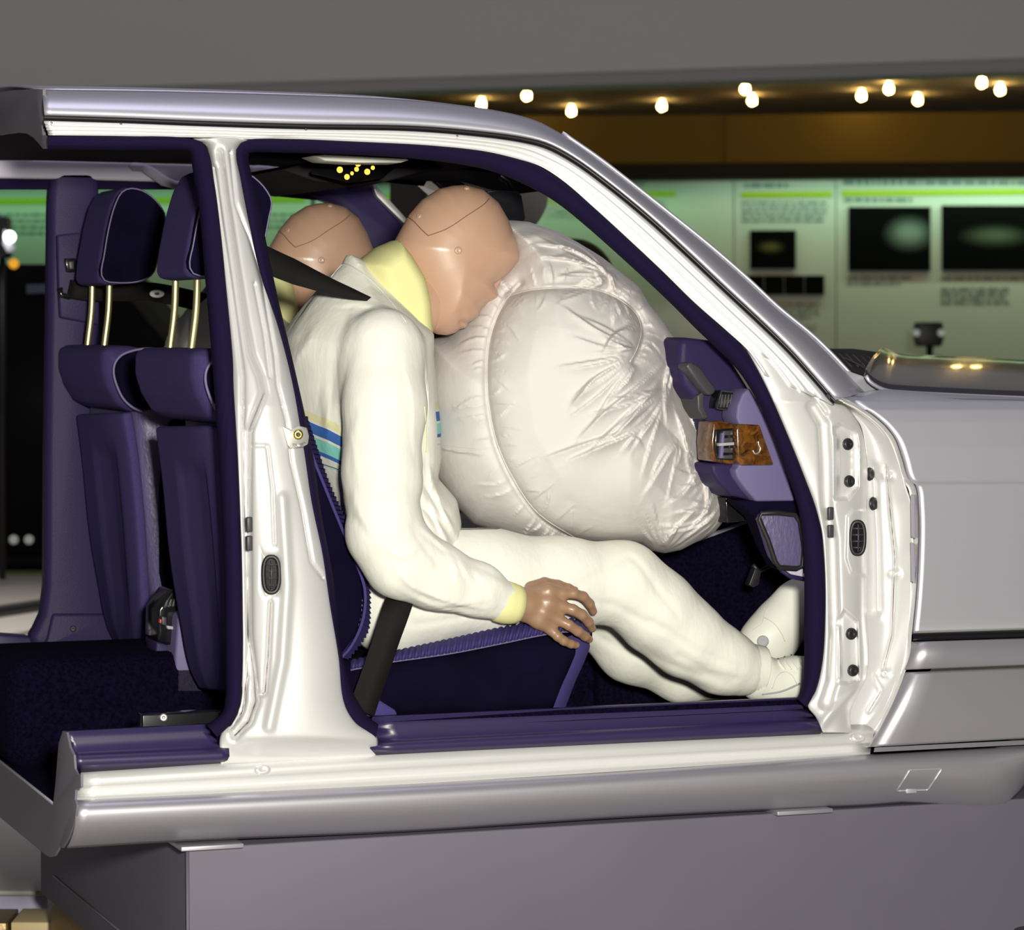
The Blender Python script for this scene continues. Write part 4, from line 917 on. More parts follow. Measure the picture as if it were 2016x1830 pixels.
# jacket
jp = [(672, 516), (681, 494), (698, 500), (712, 509), (735, 530), (767, 563), (787, 593), (807, 619), (840, 648), (838, 700), (846, 780), (852, 830), (854, 900), (848, 935), (880, 975), (890, 1020), (893, 1085), (880, 1130), (820, 1180), (720, 1190), (690, 1120), (668, 1040), (640, 960), (612, 900), (585, 840), (568, 770), (562, 700), (568, 662), (584, 630), (604, 597), (625, 569), (649, 538)]
jx = xz(jp, YD); lo = (min(a[0] for a in jx)-0.03, 0.04, min(a[1] for a in jx)-0.03); hi = (at(1010, 1185, .1).x+0.02, 0.70, max(a[1] for a in jx)+0.02)
X, Y, Z = grid(lo, hi, 0.0045)
z0_, z1_ = at(700, 500, YD).z, at(700, 680, YD).z
tz = np.clip((z0_-Z)/(z0_-z1_), 0, 1); Wj = 0.085+0.105*tz*tz*(3-2*tz)
f = inflate(X, Y, Z, jx, YD, Wj, 0.11)
arm = multi_cap(X, Y, Z, chain([(752, 688, .205, .070), (757, 800, .165, .068), (752, 930, .145, .064), (757, 1050, .135, .062)])+chain([(757, 1050, .135, .062), (790, 1105, .135, .060), (860, 1135, .138, .053), (940, 1160, .142, .044), (990, 1182, .145, .037)]), 0.02)
arm2 = multi_cap(X, Y, Z, chain([(752, 690, .515, .068), (757, 900, .55, .062), (765, 1060, .56, .060)])+chain([(765, 1060, .56, .058), (880, 1120, .53, .048), (975, 1160, .50, .036)]), 0.02)
# folds
fold = 0.0
fold = fold+0.0035*ridged(X*9, Y*9, Z*3.2)*np.clip((Z-at(0, 900, .3).z)*6, 0.25, 1)
fold = fold+0.004*noise(X*13, Y*8, Z*6)
sl_ = at(850, 1130, .14); near_elbow = np.exp(-((X-at(815, 1060, .14).x)**2+(Z-at(815, 1060, .14).z)**2)/0.10**2)
u_ = (X+0.9*Z); v_ = (Z-0.5*X)
fold = fold+0.006*near_elbow*ridged(u_*26, Y*6, v_*9)
fore = np.clip((X-at(850, 1100, .14).x)/0.10, 0, 1)*np.clip(1-(Z-at(850, 1080, .14).z)/0.05, 0, 1)
fold = fold+0.0035*fore*ridged(X*7, Y*10, (Z+0.45*X)*38)
cz = lambda L, Y_, a_: sum(crease(X[:, 0, :], Z[:, 0, :], xz(p, Y_), a_*k, 0.012, 0.008) for p, k in L)[:, None, :]
arm_c = cz([([(822, 1037), (850, 1058), (885, 1085)], 1), ([(770, 1120), (800, 1150), (870, 1180), (960, 1200)], 1), ([(790, 1165), (850, 1192), (950, 1216)], .8), ([(900, 1100), (915, 1130), (940, 1160)], .8), ([(880, 1090), (890, 1120), (892, 1150)], .8),
    ([(930, 1120), (950, 1150), (980, 1200)], .7), ([(700, 960), (706, 1010), (730, 1060)], .9), ([(715, 800), (700, 880), (705, 950)], .6), ([(800, 700), (810, 780), (815, 900)], .5), ([(790, 1100), (830, 1110), (860, 1150)], .8), ([(745, 1080), (790, 1095), (815, 1075)], .8), ([(850, 1190), (900, 1190), (960, 1180)], .6), ([(720, 650), (705, 700), (700, 780)], .5)], 0.10, 0.0045)
tor_c = cz([([(640, 640), (610, 700), (592, 790)], 1), ([(700, 612), (672, 680), (660, 800)], 1.1), ([(735, 625), (770, 640), (800, 690)], .9), ([(620, 600), (600, 650), (590, 720)], .9), ([(645, 760), (650, 830), (665, 900)], .8), ([(600, 740), (612, 800), (640, 880)], .8),
    ([(820, 690), (828, 760), (832, 820)], .8), ([(850, 960), (862, 1010), (888, 1050)], 1), ([(835, 990), (850, 1040), (870, 1075)], 1), ([(830, 905), (838, 950), (850, 990)], .8), ([(680, 600), (720, 598), (765, 620)], .8), ([(640, 900), (655, 960), (670, 1020)], .8)], 0.22, 0.0055)
arm = arm+0.6*fold-arm_c; tors = f+fold-tor_c

f = smin(smin(tors, arm, 0.014), arm2, 0.014)
V, Q = nets(f, lo, 0.0045); jk_ = nmesh('jacket', V, Q, M['jacket'], dummy)
JB = bvh(jk_)
surf_line('collar_seam', JB, [(652, 545), (676, 520), (705, 532), (745, 566), (780, 606), (800, 634)], 0.0012, M['seamwhite'], jk_, 40)
surf_line('jacket_piping', JB, [(628, 912), (650, 918), (672, 926)], 0.0008, M['greyplastic'], jk_, 12)
surf_line('zip', JB, [(836, 800), (838, 830), (838, 860), (837, 890)], 0.0014, M['tshirt'], jk_, 20)
# trousers
segs = chain([(780, 1185, .30, .095), (860, 1150, .27, .094), (960, 1147, .26, .090), (1100, 1150, .255, .078), (1225, 1146, .25, .068)])+chain([(1225, 1146, .25, .068), (1290, 1205, .25, .070), (1350, 1255, .25, .064), (1420, 1300, .25, .054), (1463, 1317, .25, .046)])
segs2 = chain([(780, 1185, .44, .095), (900, 1165, .46, .090), (1080, 1170, .47, .078), (1180, 1190, .47, .070)])+chain([(1180, 1190, .47, .070), (1250, 1268, .46, .068), (1340, 1322, .45, .050), (1440, 1334, .44, .040)])
a = np.array([p for s in segs+segs2 for p in (s[0], s[1])]); lo = a.min(0)-0.12; hi = a.max(0)+0.09
X, Y, Z = grid(lo, hi, 0.005)
f = multi_cap(X, Y, Z, segs, 0.03)
g = multi_cap(X, Y, Z, segs2, 0.03)
kx, kz = xz([(1200, 1120)], .25)[0]
wr = 0.003*noise(X*10, Y*9, Z*10)
ln = lambda px, wdt: np.exp(-(pline(X, Z, xz(px, .19))/wdt)**2)
wr = wr+0.004*ln([(1130, 1150), (1190, 1120), (1240, 1095)], .006)+0.004*ln([(1140, 1180), (1210, 1190), (1300, 1240)], .007)+0.004*ln([(1250, 1100), (1290, 1160), (1330, 1210)], .006)
wr = wr+0.005*ln([(1230, 1250), (1330, 1310), (1440, 1345)], .008)+0.004*ln([(1280, 1220), (1370, 1280), (1460, 1315)], .006)+0.004*ln([(1340, 1290), (1400, 1325), (1450, 1335)], .006)+0.003*ln([(820, 1230), (900, 1215), (960, 1190)], .006)
wr = wr*0.65
f = smin(f+wr, g+wr, 0.012)
V, Q = nets(f, lo, 0.005); tr_ = nmesh('trousers', V, Q, M['white'], dummy)
def ankle_rib(p0, p1, r0, r1):
    n = 26; a, b = at(*p0), at(*p1)
    pts = [a.lerp(b, t) for t in np.linspace(0, 1, n)]; rr = [r0+(r1-r0)*i/(n-1)+(0.0012 if i % 2 else 0) for i in range(n)]
    return tube('ankle_rib', pts, rr, M['white'], tr_, 20)
ankle_rib((1448, 1312, .25), (1497, 1320, .25), .047, .044)
# shoes
def shoe(cs, nm, sole, parts):
    a = np.array([p for s in cs for p in (s[0], s[1])]); lo = a.min(0)-0.07; hi = a.max(0)+0.07
    X, Y, Z = grid(lo, hi, 0.004); f = multi_cap(X, Y, Z, cs, 0.02)
    V, Q = nets(f, lo, 0.004); o = nmesh(nm, V, Q, M['shoe'], dummy); return o
s1 = shoe(chain([(1497, 1330, .25, .040), (1530, 1345, .25, .034), (1560, 1335, .25, .036), (1620, 1330, .25, .036), (1690, 1345, .25, .026)])+chain([(1490, 1350, .25, .022), (1560, 1358, .25, .022)]), 'shoe', None, None)
SB = bvh(s1)
for k in range(4): surf_line('shoe_lace', SB, [(1530+k*14, 1290), (1534+k*13, 1305), (1545+k*12, 1318)], 0.0018, M['shoe'], s1, 10, 0.001)
surf_line('shoe_stitching', SB, [(1520, 1355), (1530, 1330), (1545, 1322), (1560, 1330), (1568, 1345)], 0.0008, M['seamwhite'], s1, 20)
surf_line('shoe_sole_edge', SB, [(1500, 1366), (1540, 1360), (1575, 1345)], 0.0020, M['shoegrey'], s1, 16)
s2 = shoe(chain([(1496, 1262, .43, .040), (1520, 1245, .43, .044), (1545, 1215, .43, .042), (1565, 1180, .43, .032), (1590, 1150, .43, .022)])+chain([(1520, 1275, .43, .040), (1575, 1190, .43, .030)]), 'shoe', None, None)
SB = bvh(s2)
surf_line('shoe_stitching', SB, [(1482, 1240), (1500, 1226), (1506, 1205), (1512, 1196)], 0.0008, M['seamwhite'], s2, 20)
surf_line('shoe_stitching', SB, [(1505, 1215), (1525, 1228), (1540, 1250), (1545, 1262)], 0.0008, M['seamwhite'], s2, 20)
disc_at('shoe_patch', SB, 1502, 1262, 0.011, M['shoegrey'], s2, 0.002)

# --- the second dummy, behind the wheel
d2 = dummy.copy(); C.objects.link(d2); d2['label'] = 'tan crash test dummy on the far seat, partly hidden behind the nearer dummy'
DOFF = Vector((0.0, 0.83, 0.0))
def copy_tree(o, par):
    for ch in list(o.children):
        c = ch.copy(); C.objects.link(c); c.parent = par; copy_tree(ch, c)
for ch in [c for c in dummy.children if c.name != d2.name]:
    c = ch.copy(); C.objects.link(c); c.parent = d2
    for g in ch.children:
        q = g.copy(); C.objects.link(q); q.parent = c
d2.location = DOFF

# ================================================================== airbag
ac = at(1120, 770, 0.42); dep = (ac-CAM).dot(HZ)
def auv(px):
    r = []
    for x, y in px:
        p = bw(x, y, dep)-ac; r.append((p.dot(RT), p.z))
    return r
bag = [(980, 440), (1002, 433), (1043, 437), (1099, 457), (1136, 478), (1188, 509), (1221, 535), (1259, 565), (1277, 598), (1303, 628), (1333, 673), (1342, 710), (1345, 751), (1363, 784), (1389, 829), (1400, 866), (1402, 907), (1415, 948), (1430, 978), (1432, 1015), (1407, 1044), (1370, 1066), (1340, 1082), (1307, 1089), (1281, 1083), (1259, 1069), (1155, 1068), (1080, 1068), (1021, 1060), (931, 1030), (883, 981), (857, 940), (842, 896), (834, 829), (832, 755), (838, 700), (846, 668), (880, 660), (902, 630), (936, 575), (975, 535), (1000, 500), (990, 465)]
bu = auv(bag); B_ = np.array(bu)
lo = (B_[:, 0].min()-0.03, -0.33, B_[:, 1].min()-0.03); hi = (B_[:, 0].max()+0.03, 0.33, B_[:, 1].max()+0.03)
H_ = 0.0031
X, Y, Z = grid(lo, hi, H_)      # X along the car side, Y away, Z up, all round the bag's middle
U2, V2_ = X[:, 0, :], Z[:, 0, :]
d = -poly2(U2, V2_, bu); Rb = 0.17; di = np.minimum(d, Rb)
seam1 = auv([(1024, 560), (1000, 585), (978, 625), (964, 670), (959, 730), (963, 800), (978, 868), (1010, 940), (1058, 1008), (1150, 1072)])
seam2 = auv([(1000, 583), (1040, 572), (1100, 567), (1170, 570), (1220, 590), (1255, 622), (1262, 655), (1252, 690), (1240, 712)])
s1_ = cr(seam1, 60); s2_ = cr(seam2, 60)
def nearest(U, V, S):
    best = np.full(U.shape, 1e9); par = np.zeros(U.shape); acc = 0.0
    for i in range(len(S)-1):
        e = S[i+1]-S[i]; L = np.hypot(*e); t = np.clip(((U-S[i, 0])*e[0]+(V-S[i, 1])*e[1])/(L*L), 0, 1)
        dd = np.hypot(U-S[i, 0]-t*e[0], V-S[i, 1]-t*e[1]); mk = dd < best; best[mk] = dd[mk]; par[mk] = (acc+t*L)[mk]; acc += L
    return best, par
disp = np.zeros(U2.shape)
for S, amp in ((s1_, 1.0), (s2_, 0.8)):
    dd, pp = nearest(U2, V2_, S)
    disp += 0.008*np.exp(-(dd/0.005)**2)+0.006*np.exp(-(dd/0.016)**2)
    disp += amp*0.0022*np.exp(-(dd/0.03)**2)*noise(pp*55, dd*9, pp*0+3.3)
rg = random.Random(3)
def gather(S, amp, smin_, smax, lmin, lmax, step, sides=(1, -1), lean=0.5):
    out = np.zeros(U2.shape); n = len(S); L = np.concatenate([[0], np.cumsum(np.hypot(*np.diff(S, axis=0).T))]); s = smin_*L[-1]
    while s < smax*L[-1]:
        c = np.array([np.interp(s, L, S[:, 0]), np.interp(s, L, S[:, 1])]); c2 = np.array([np.interp(s+0.004, L, S[:, 0]), np.interp(s+0.004, L, S[:, 1])]); t = c2-c; t /= np.hypot(*t)+1e-9; nn = np.array([-t[1], t[0]])
        for sd in sides:
            if rg.random() < 0.25: continue
            ln_ = rg.uniform(lmin, lmax); k = rg.uniform(-lean, lean); q = c+(nn*sd+t*k)*ln_; m_ = c+(nn*sd+t*k*0.4)*ln_*0.5
            out -= crease(U2, V2_, [c+nn*sd*0.002, m_, q], amp*rg.uniform(0.5, 1), 0.0045, 0.003)
        s += step*rg.uniform(0.6, 1.5)
    return out
disp += gather(s1_, 0.0042, 0.03, 0.98, 0.02, 0.065, 0.014)+gather(s2_, 0.0036, 0.03, 0.98, 0.015, 0.05, 0.014)
folds = [([(1299, 714), (1247, 754), (1177, 807), (1132, 855)], 7), ([(1292, 743), (1247, 795), (1225, 821), (1177, 866)], 7), ([(1273, 825), (1225, 847), (1177, 866), (1110, 896)], 6), ([(1206, 688), (1255, 680)], 6),
         ([(1050, 483), (1117, 491), (1166, 517), (1195, 543)], 6), ([(1103, 468), (1143, 487), (1177, 520), (1192, 546)], 5), ([(1058, 509), (1117, 513), (1177, 528)], 6), ([(1169, 539), (1184, 565)], 4), ([(1195, 535), (1205, 570), (1214, 590)], 4),
         ([(1307, 662), (1314, 702), (1303, 754), (1300, 795), (1303, 829)], 6), ([(1329, 680), (1318, 736), (1307, 777)], 5), ([(1340, 777), (1359, 825), (1378, 859), (1381, 896)], 5), ([(1370, 911), (1340, 955), (1307, 978)], 6),
         ([(1381, 903), (1385, 948), (1381, 1011)], 5), ([(1415, 985), (1385, 1015), (1340, 1052)], 5), ([(1400, 965), (1370, 1010), (1345, 1035)], 5), ([(850, 873), (905, 881), (954, 885)], 3), ([(1230, 835), (1180, 850), (1120, 870), (1065, 890)], 5),
         ([(1160, 740), (1120, 790)], 7), ([(1270, 760), (1200, 830), (1150, 880)], 5), ([(1360, 990), (1320, 1030), (1290, 1070)], 5), ([(1240, 640), (1200, 660), (1180, 690)], 8), ([(1320, 800), (1340, 860), (1345, 900)], 5), ([(1255, 870), (1240, 850), (1210, 880)], 4)]
for pl, wd_ in folds:
    disp -= crease(U2, V2_, auv(pl), 0.0015*wd_, 0.0022*wd_, 0.0012*wd_)
def fan(cx, cy, a0, a1, n, l0, l1, amp, curl=0.3):
    out = np.zeros(U2.shape)
    for k in range(n):
        a = radians(a0+(a1-a0)*(k+rg.uniform(-.3, .3))/max(1, n-1)); r0 = rg.uniform(8, 30); L = rg.uniform(l0, l1); b_ = a+rg.uniform(-curl, curl)
        p = [(cx+r0*cos(a), cy+r0*sin(a)), (cx+(r0+L*.5)*cos(a), cy+(r0+L*.5)*sin(a)), (cx+(r0+L*.5)*cos(a)+L*.5*cos(b_), cy+(r0+L*.5)*sin(a)+L*.5*sin(b_))]
        out -= crease(U2, V2_, auv(p), amp*rg.uniform(0.5, 1.1), rg.uniform(0.006, 0.014), rg.uniform(0.004, 0.007))
    return out
disp += fan(1255, 690, 120, 215, 12, 60, 170, 0.007)+fan(1310, 760, 110, 175, 9, 60, 150, 0.007)+fan(1205, 545, 150, 215, 10, 60, 150, 0.007)+fan(1200, 560, 20, 110, 6, 30, 80, 0.005)
disp += fan(1330, 840, 60, 130, 8, 40, 150, 0.006)+fan(1425, 1000, 120, 200, 8, 50, 120, 0.006)+fan(1400, 930, 130, 220, 7, 40, 100, 0.005)+fan(1300, 1085, 230, 320, 8, 40, 90, 0.005)
rgt = np.clip((U2-auv([(1180, 700)])[0][0])/0.12, 0, 1)
disp += 0.004*rgt*ridged((U2+V2_)*14, (U2-V2_)*4, U2*0+1.7)
upr = np.exp(-pline(U2, V2_, auv([(1050, 470), (1180, 530)]))/0.04); disp += 0.004*upr*ridged((V2_*0.9-U2*0.3)*60, U2*9, U2*0+5.1)
disp += 0.003*noise(U2*16, V2_*16, U2*0+9.2)
disp *= np.clip(d/0.02, 0.15, 1)
# the two panels of the bag bulge differently
inner = poly2(U2, V2_, auv([(1024, 560), (978, 625), (959, 730), (978, 868), (1058, 1008), (1150, 1072), (1440, 1090), (1440, 900), (1262, 655), (1220, 590), (1100, 567)]))
bul = 0.03*np.clip(-inner/0.07, 0, 1)**0.6
low = np.clip((U2-auv([(1230, 0)])[0][0])/0.2, 0, 1)*0.10
Wb = 0.235+bul-low
f = np.sqrt((Rb-di)[:, None, :]**2+(Y*Rb/Wb[:, None, :])**2)-Rb+(disp[:, None, :])*np.where(Y < 0, 1.0, 0.3)
V, Q = nets(f, lo, H_)
Rm = np.array([[RT.x, HZ.x, 0], [RT.y, HZ.y, 0], [0, 0, 1]]); V = V@Rm.T+np.array(tuple(ac))
bagt = thing('airbag', 'big inflated off-white airbag filling the space between the near dummy and the dashboard', 'airbag')
bo_ = nmesh('airbag_cushion', V, Q, M['bag'], bagt)
AB = bvh(bo_)
for S in (seam1, seam2):
    px = [(1024, 560), (1000, 585), (978, 625), (964, 670), (959, 730), (963, 800), (978, 868), (1010, 940), (1058, 1008), (1146, 1066)] if S is seam1 else [(1000, 583), (1040, 572), (1100, 567), (1170, 570), (1220, 590), (1255, 622), (1262, 655), (1252, 690), (1240, 712)]
    surf_line('bag_seam', AB, px, 0.0014, M['seamwhite'], bo_, 80)
surf_line('bag_seam', AB, [(852, 873), (905, 881), (954, 885)], 0.001, M['seamwhite'], bo_, 30)

# ================================================================== plinth and hall
ZP = at(800, 1637, 0.06).z-0.004
Xp = at(370, 1700, 0.05).x
ypb = atx(80, 1720, Xp).y
zb = atx(120, 1792, Xp).z
pl = thing('display_plinth', 'long grey metal plinth carrying the cut car, with a gold coloured base', 'plinth')
pf = prism('plinth_front', [Vector((Xp, 0.05, ZP)), Vector((3.2, 0.05, ZP)), Vector((3.2, 0.05, zb)), Vector((Xp, 0.05, zb))], [Vector((Xp, ypb, ZP)), Vector((3.2, ypb, ZP)), Vector((3.2, ypb, zb)), Vector((Xp, ypb, zb))], M['plinth'], pl, 0.003)
prism('plinth_base', [Vector((Xp+0.02, 0.08, zb)), Vector((3.1, 0.08, zb)), Vector((3.1, 0.08, zb-0.10)), Vector((Xp+0.02, 0.08, zb-0.10))], [Vector((Xp+0.02, ypb-0.0, zb)), Vector((3.1, ypb, zb)), Vector((3.1, ypb, zb-0.10)), Vector((Xp+0.02, ypb, zb-0.10))], M['gold'], pl)
q0 = atx(104, 1714, Xp-0.002); q1 = atx(221, 1830, Xp-0.002)
tube('corner_trim', [Vector((Xp-0.001, 0.049, ZP-0.004)), Vector((Xp-0.001, 0.049, zb))], 0.003, M['plinth'], pl, 8)
tube('plinth_seam', [Vector((Xp-0.001, q0.y, (q0.z+q1.z)/2)), Vector((Xp-0.001, 0.06, (q0.z+q1.z)/2))], 0.0018, M['clad'], pl, 6)
for x0, x1, y0, y1, nm in ((357, 480, 1664, 1659, 0), (1531, 1640, 1596, 1590, 1)):
    p0, p1 = at(x0, y0, 0.03), at(x1, y1, 0.03)
    o = box('packing_plate', (p0.x, 0.03, ZP-0.001), (p1.x, 0.12, ZP+0.006), M['clad'], None, 0.001)
    tag(o, 'thin metal packing plate under the sill at the left corner of the plinth' if nm == 0 else 'thin metal packing plate under the front end of the sill', 'plate')
# dark round foot at the lower right
kn = at(2000, 1822, -0.2)
bs = obj('floor_weight', *(lambda: (None, None))()) if False else tube('rubber_foot', [Vector((kn.x+0.02, -0.25, kn.z)), Vector((kn.x+0.02, -0.25, kn.z-0.02)), Vector((kn.x+0.02, -0.25, kn.z-0.25))], [0.045, 0.062, 0.062], M['black'], None, 32)
tag(bs, 'black round foot in front of the plinth at the lower right corner', 'foot')

ZF = -0.62; ZS = -0.15
def hb_(name, u0, u1, w0, w1, z0, z1, m, parent=None, bev=0.0, **p):      # box aligned with the hall (u across, w away)
    base = Vector((CAM.x, CAM.y, 0)); q = lambda u, w_, z: base+RT*u+HZ*w_+Vector((0, 0, z))
    a = [q(u0, w0, z0), q(u1, w0, z0), q(u1, w0, z1), q(u0, w0, z1)]; b = [q(u0, w1, z0), q(u1, w1, z0), q(u1, w1, z1), q(u0, w1, z1)]
    return prism(name, a, b, m, parent, bev, **p)
M['floor'] = mat('pale_hall_floor', (0.34, 0.32, 0.30), 0.5, var=0.05, vscale=2)
M['stagetop'] = mat('beige_platform_top', (0.30, 0.28, 0.26), 0.5)
M['hair'] = mat('black_hair', (0.002, 0.002, 0.002), 0.95, spec=0.03)
M['coat'] = mat('brown_coat', (0.026, 0.016, 0.006), 0.95, spec=0.05)
M['stageedge'] = mat('lavender_platform_edge', (0.30, 0.28, 0.40), 0.45, bump=0.1, bscale=30)
hb_('floor', -14, 14, -2, 34, ZF-0.1, ZF, M['floor'], kind='structure')
st = thing('display_platform', 'low beige platform with lavender edge behind the car, at far left', 'platform')
hb_('platform_deck', -5.0, -0.97, 6.38, 17.0, ZS-0.012, ZS, M['stagetop'], st, 0.004)
hb_('platform_edge', -5.0, -0.975, 6.40, 16.9, ZS-0.16, ZS-0.012, M['stageedge'], st)
gb = box('gold_block', tuple(atx(-60, 1796, atx(0, 1800, XC).x))[:1]+(1.02, -0.30), (0, 0, 0), M['gold'], None) if False else None
p0 = bw(29, 1797, 6.25); u = (p0-CAM).dot(RT)
o = hb_('gold_block', u-0.5, u, 6.15, 6.30, p0.z-0.16, p0.z, M['gold'], None, 0.003); tag(o, 'small gold metal block at the lower left corner beside the platform edge', 'block')
o = hb_('pale_block', u+0.005, u+0.10, 6.17, 6.32, p0.z-0.05, p0.z-0.003, mat('pale_wood', (0.5, 0.38, 0.2), 0.5), None, 0.003); tag(o, 'pale wooden block between the gold block and the plinth', 'block')
cb = tube('floor_cable', [bw(-160, 1222, 11.2), bw(0, 1203, 11.6), bw(100, 1188, 12.0), bw(300, 1160, 12.5)], 0.024, M['black'], None, 10); tag(cb, 'thick black cable lying on the platform, seen at far left', 'cable')

# ---- back wall with exhibition boards
M['wall'] = mat('pale_board', (0.50, 0.52, 0.46), 0.7)
M['lime'] = mat('lime_line', (0.36, 0.47, 0.03), 0.8, spec=0.1)
M['ink'] = mat('grey_blue_ink', (0.16, 0.22, 0.22), 0.8)
M['photo'] = mat('black_photo', (0.002, 0.002, 0.002), 0.9, spec=0.05)
M['orange'] = mat('ochre_fascia', (0.12, 0.078, 0.006), 0.8)
M['beam'] = mat('grey_bulkhead', (0.85, 0.82, 0.83), 0.8)
M['soffit'] = mat('black_soffit', (0.004, 0.004, 0.004), 0.9)
DW = 21.0
def wp(px, w_=DW, t=0.04): return [bw(x, y, w_) for x, y in px], [bw(x, y, w_)+HZ*t for x, y in px]
def wq(name, px, m, parent, w_=DW, t=0.04, **p):
    a, b = wp(px, w_, t); return prism(name, a, b, m, parent, **p)
hb_('wall_back', -14, 14, 24.5, 24.7, ZF, 5.0, M['soffit'], kind='structure')
wq('trim_1', [(-700, 236), (1430, 226), (1430, 322), (-700, 336)], M['orange'], None, 21.15, 0.1, kind='structure')
wq('trim_2', [(1430, 226), (3700, 200), (3700, 312), (1430, 322)], M['orange'], None, 21.12, 0.1, kind='structure')
wq('trim_3', [(-700, 334), (1430, 320), (3700, 310), (3700, 338), (1430, 352), (-700, 366)], M['soffit'], None, 20.7, 0.5, kind='structure')
def board(name, px, label):
    t = thing(name, label, 'exhibition board', group=None); wq('board_face', px, M['wall'], t, DW, 0.04); return t
def text(parent, x0, x1, y0, h, rows, gap, seed=0):
    r = random.Random(seed); V = []; Fc = []
    for k in range(rows):
        y = y0+k*gap; x = x0; xe = x1-(r.random()*0.25*(x1-x0) if k == rows-1 else r.random()*8)
        while x < xe:
            wd_ = r.choice((7, 11, 16, 22)); n = len(V)
            V += [bw(x, y, DW-0.005), bw(min(x+wd_, xe), y, DW-0.005), bw(min(x+wd_, xe), y+h, DW-0.005), bw(x, y+h, DW-0.005)]; Fc.append((n, n+1, n+2, n+3)); x += wd_+4
    return obj('printed_text', V, Fc, M['ink'], parent, False)
def photo(parent, x0, y0, x1, y1, glow=None, nm='photograph'):
    o = wq(nm, [(x0, y0), (x1, y0), (x1, y1), (x0, y1)], M['photo'], parent, DW-0.03, 0.03)
    if glow:
        (cx, cy, rx, ry, c) = glow; a = [bw(cx+rx*cos(t), cy+ry*sin(t), DW-0.034) for t in np.linspace(0, 2*pi, 33)[:-1]]
        def clipx(p): return p
        for q_ in range(5):
            s_ = 1.25-0.22*q_; a = [bw(min(max(cx+rx*s_*cos(t), x0+2), x1-1), cy+ry*s_*sin(t), DW-0.034-0.003*q_) for t in np.linspace(0, 2*pi, 33)[:-1]]
            obj('picture_highlight', a, [tuple(range(32))], mat('photo_tone', [v*(0.08, 0.25, 0.5, 0.8, 1.0)[q_] for v in c], 0.8, spec=0.1), o, False)
    return o
def lime(parent, x0, x1, ya, yb, h=11):
    return wq('lime_line', [(x0, ya), (x1, yb), (x1, yb+h), (x0, ya+h)], M['lime'], parent, DW-0.012, 0.01)
A_ = board('exhibition_board', [(620, 355), (1444, 352), (1444, 1000), (620, 1000)], 'pale green exhibition board behind the windscreen pillar, mostly hidden by the car')
lime(A_, 640, 1330, 384, 376); text(A_, 640, 1290, 360, 5, 1, 8, 1); text(A_, 640, 1320, 396, 4, 3, 9, 2)
Z_ = board('exhibition_board', [(-700, 362), (612, 355), (612, 1000), (-700, 1000)], 'green lit exhibition board seen through the rear door opening at far left')
lime(Z_, -650, 600, 394, 386, 12); text(Z_, -100, 590, 420, 5, 4, 12, 3)
B2_ = board('exhibition_board', [(1446, 353), (1645, 351), (1645, 1000), (1446, 1000)], 'narrow exhibition board with a small square photograph over a strip of four pictures')
lime(B2_, 1460, 1638, 378, 376); text(B2_, 1466, 1560, 361, 8, 1, 9, 4); text(B2_, 1460, 1632, 396, 5, 5, 9, 5)
photo(B2_, 1477, 453, 1567, 529, (1517, 487, 24, 12, (0.10, 0.09, 0.03)))
for k in range(4): photo(B2_, 1465+k*40, 542, 1503+k*40, 580)
text(B2_, 1470, 1620, 596, 5, 4, 9, 6); text(B2_, 1480, 1610, 640, 4, 2, 9, 7)
C_ = board('exhibition_board', [(1647, 351), (3700, 337), (3700, 1000), (1647, 1000)], 'wide exhibition board with two large dark photographs, right of the narrow board')
lime(C_, 1658, 3600, 375, 356); text(C_, 1660, 2450, 355, 9, 1, 10, 8); text(C_, 1662, 1815, 389, 9, 1, 10, 9)
photo(C_, 1671, 407, 1832, 533, (1790, 460, 42, 30, (0.17, 0.22, 0.19)))
photo(C_, 1855, 404, 2120, 532, (1960, 465, 60, 20, (0.07, 0.09, 0.06)))
text(C_, 1668, 1800, 544, 6, 2, 10, 10); text(C_, 1852, 2080, 545, 6, 1, 9, 11); text(C_, 1852, 1990, 566, 5, 4, 9, 12)
# display spotlight pair in front of the boards
bx = thing('display_lamp', 'small dark twin spotlight hanging in front of the wide exhibition board', 'spotlight')
a, b = wp([(1806, 634), (1856, 634), (1860, 660), (1854, 682), (1808, 682), (1803, 660)], 17.0, 0.15); prism('lamp_housing', a, b, M['black'], bx, 0.01)
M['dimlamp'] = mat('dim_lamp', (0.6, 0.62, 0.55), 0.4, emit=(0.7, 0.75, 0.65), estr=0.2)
for x in (1804, 1853): knob('lamp_lens', bw(x, 655, 16.98), -HZ, 0.02, M['dimlamp'], bx, 0.02)
tube('lamp_stem', [bw(1830, 682, 17.05), bw(1830, 760, 17.05), bw(1830, 1010, 17.05)], [0.02, 0.012, 0.012], M['black'], bx, 8)
a, b = wp([(1800, 700), (1856, 700), (1852, 722), (1804, 722)], 17.0, 0.15); prism('lamp_base', a, b, M['black'], bx, 0.01)

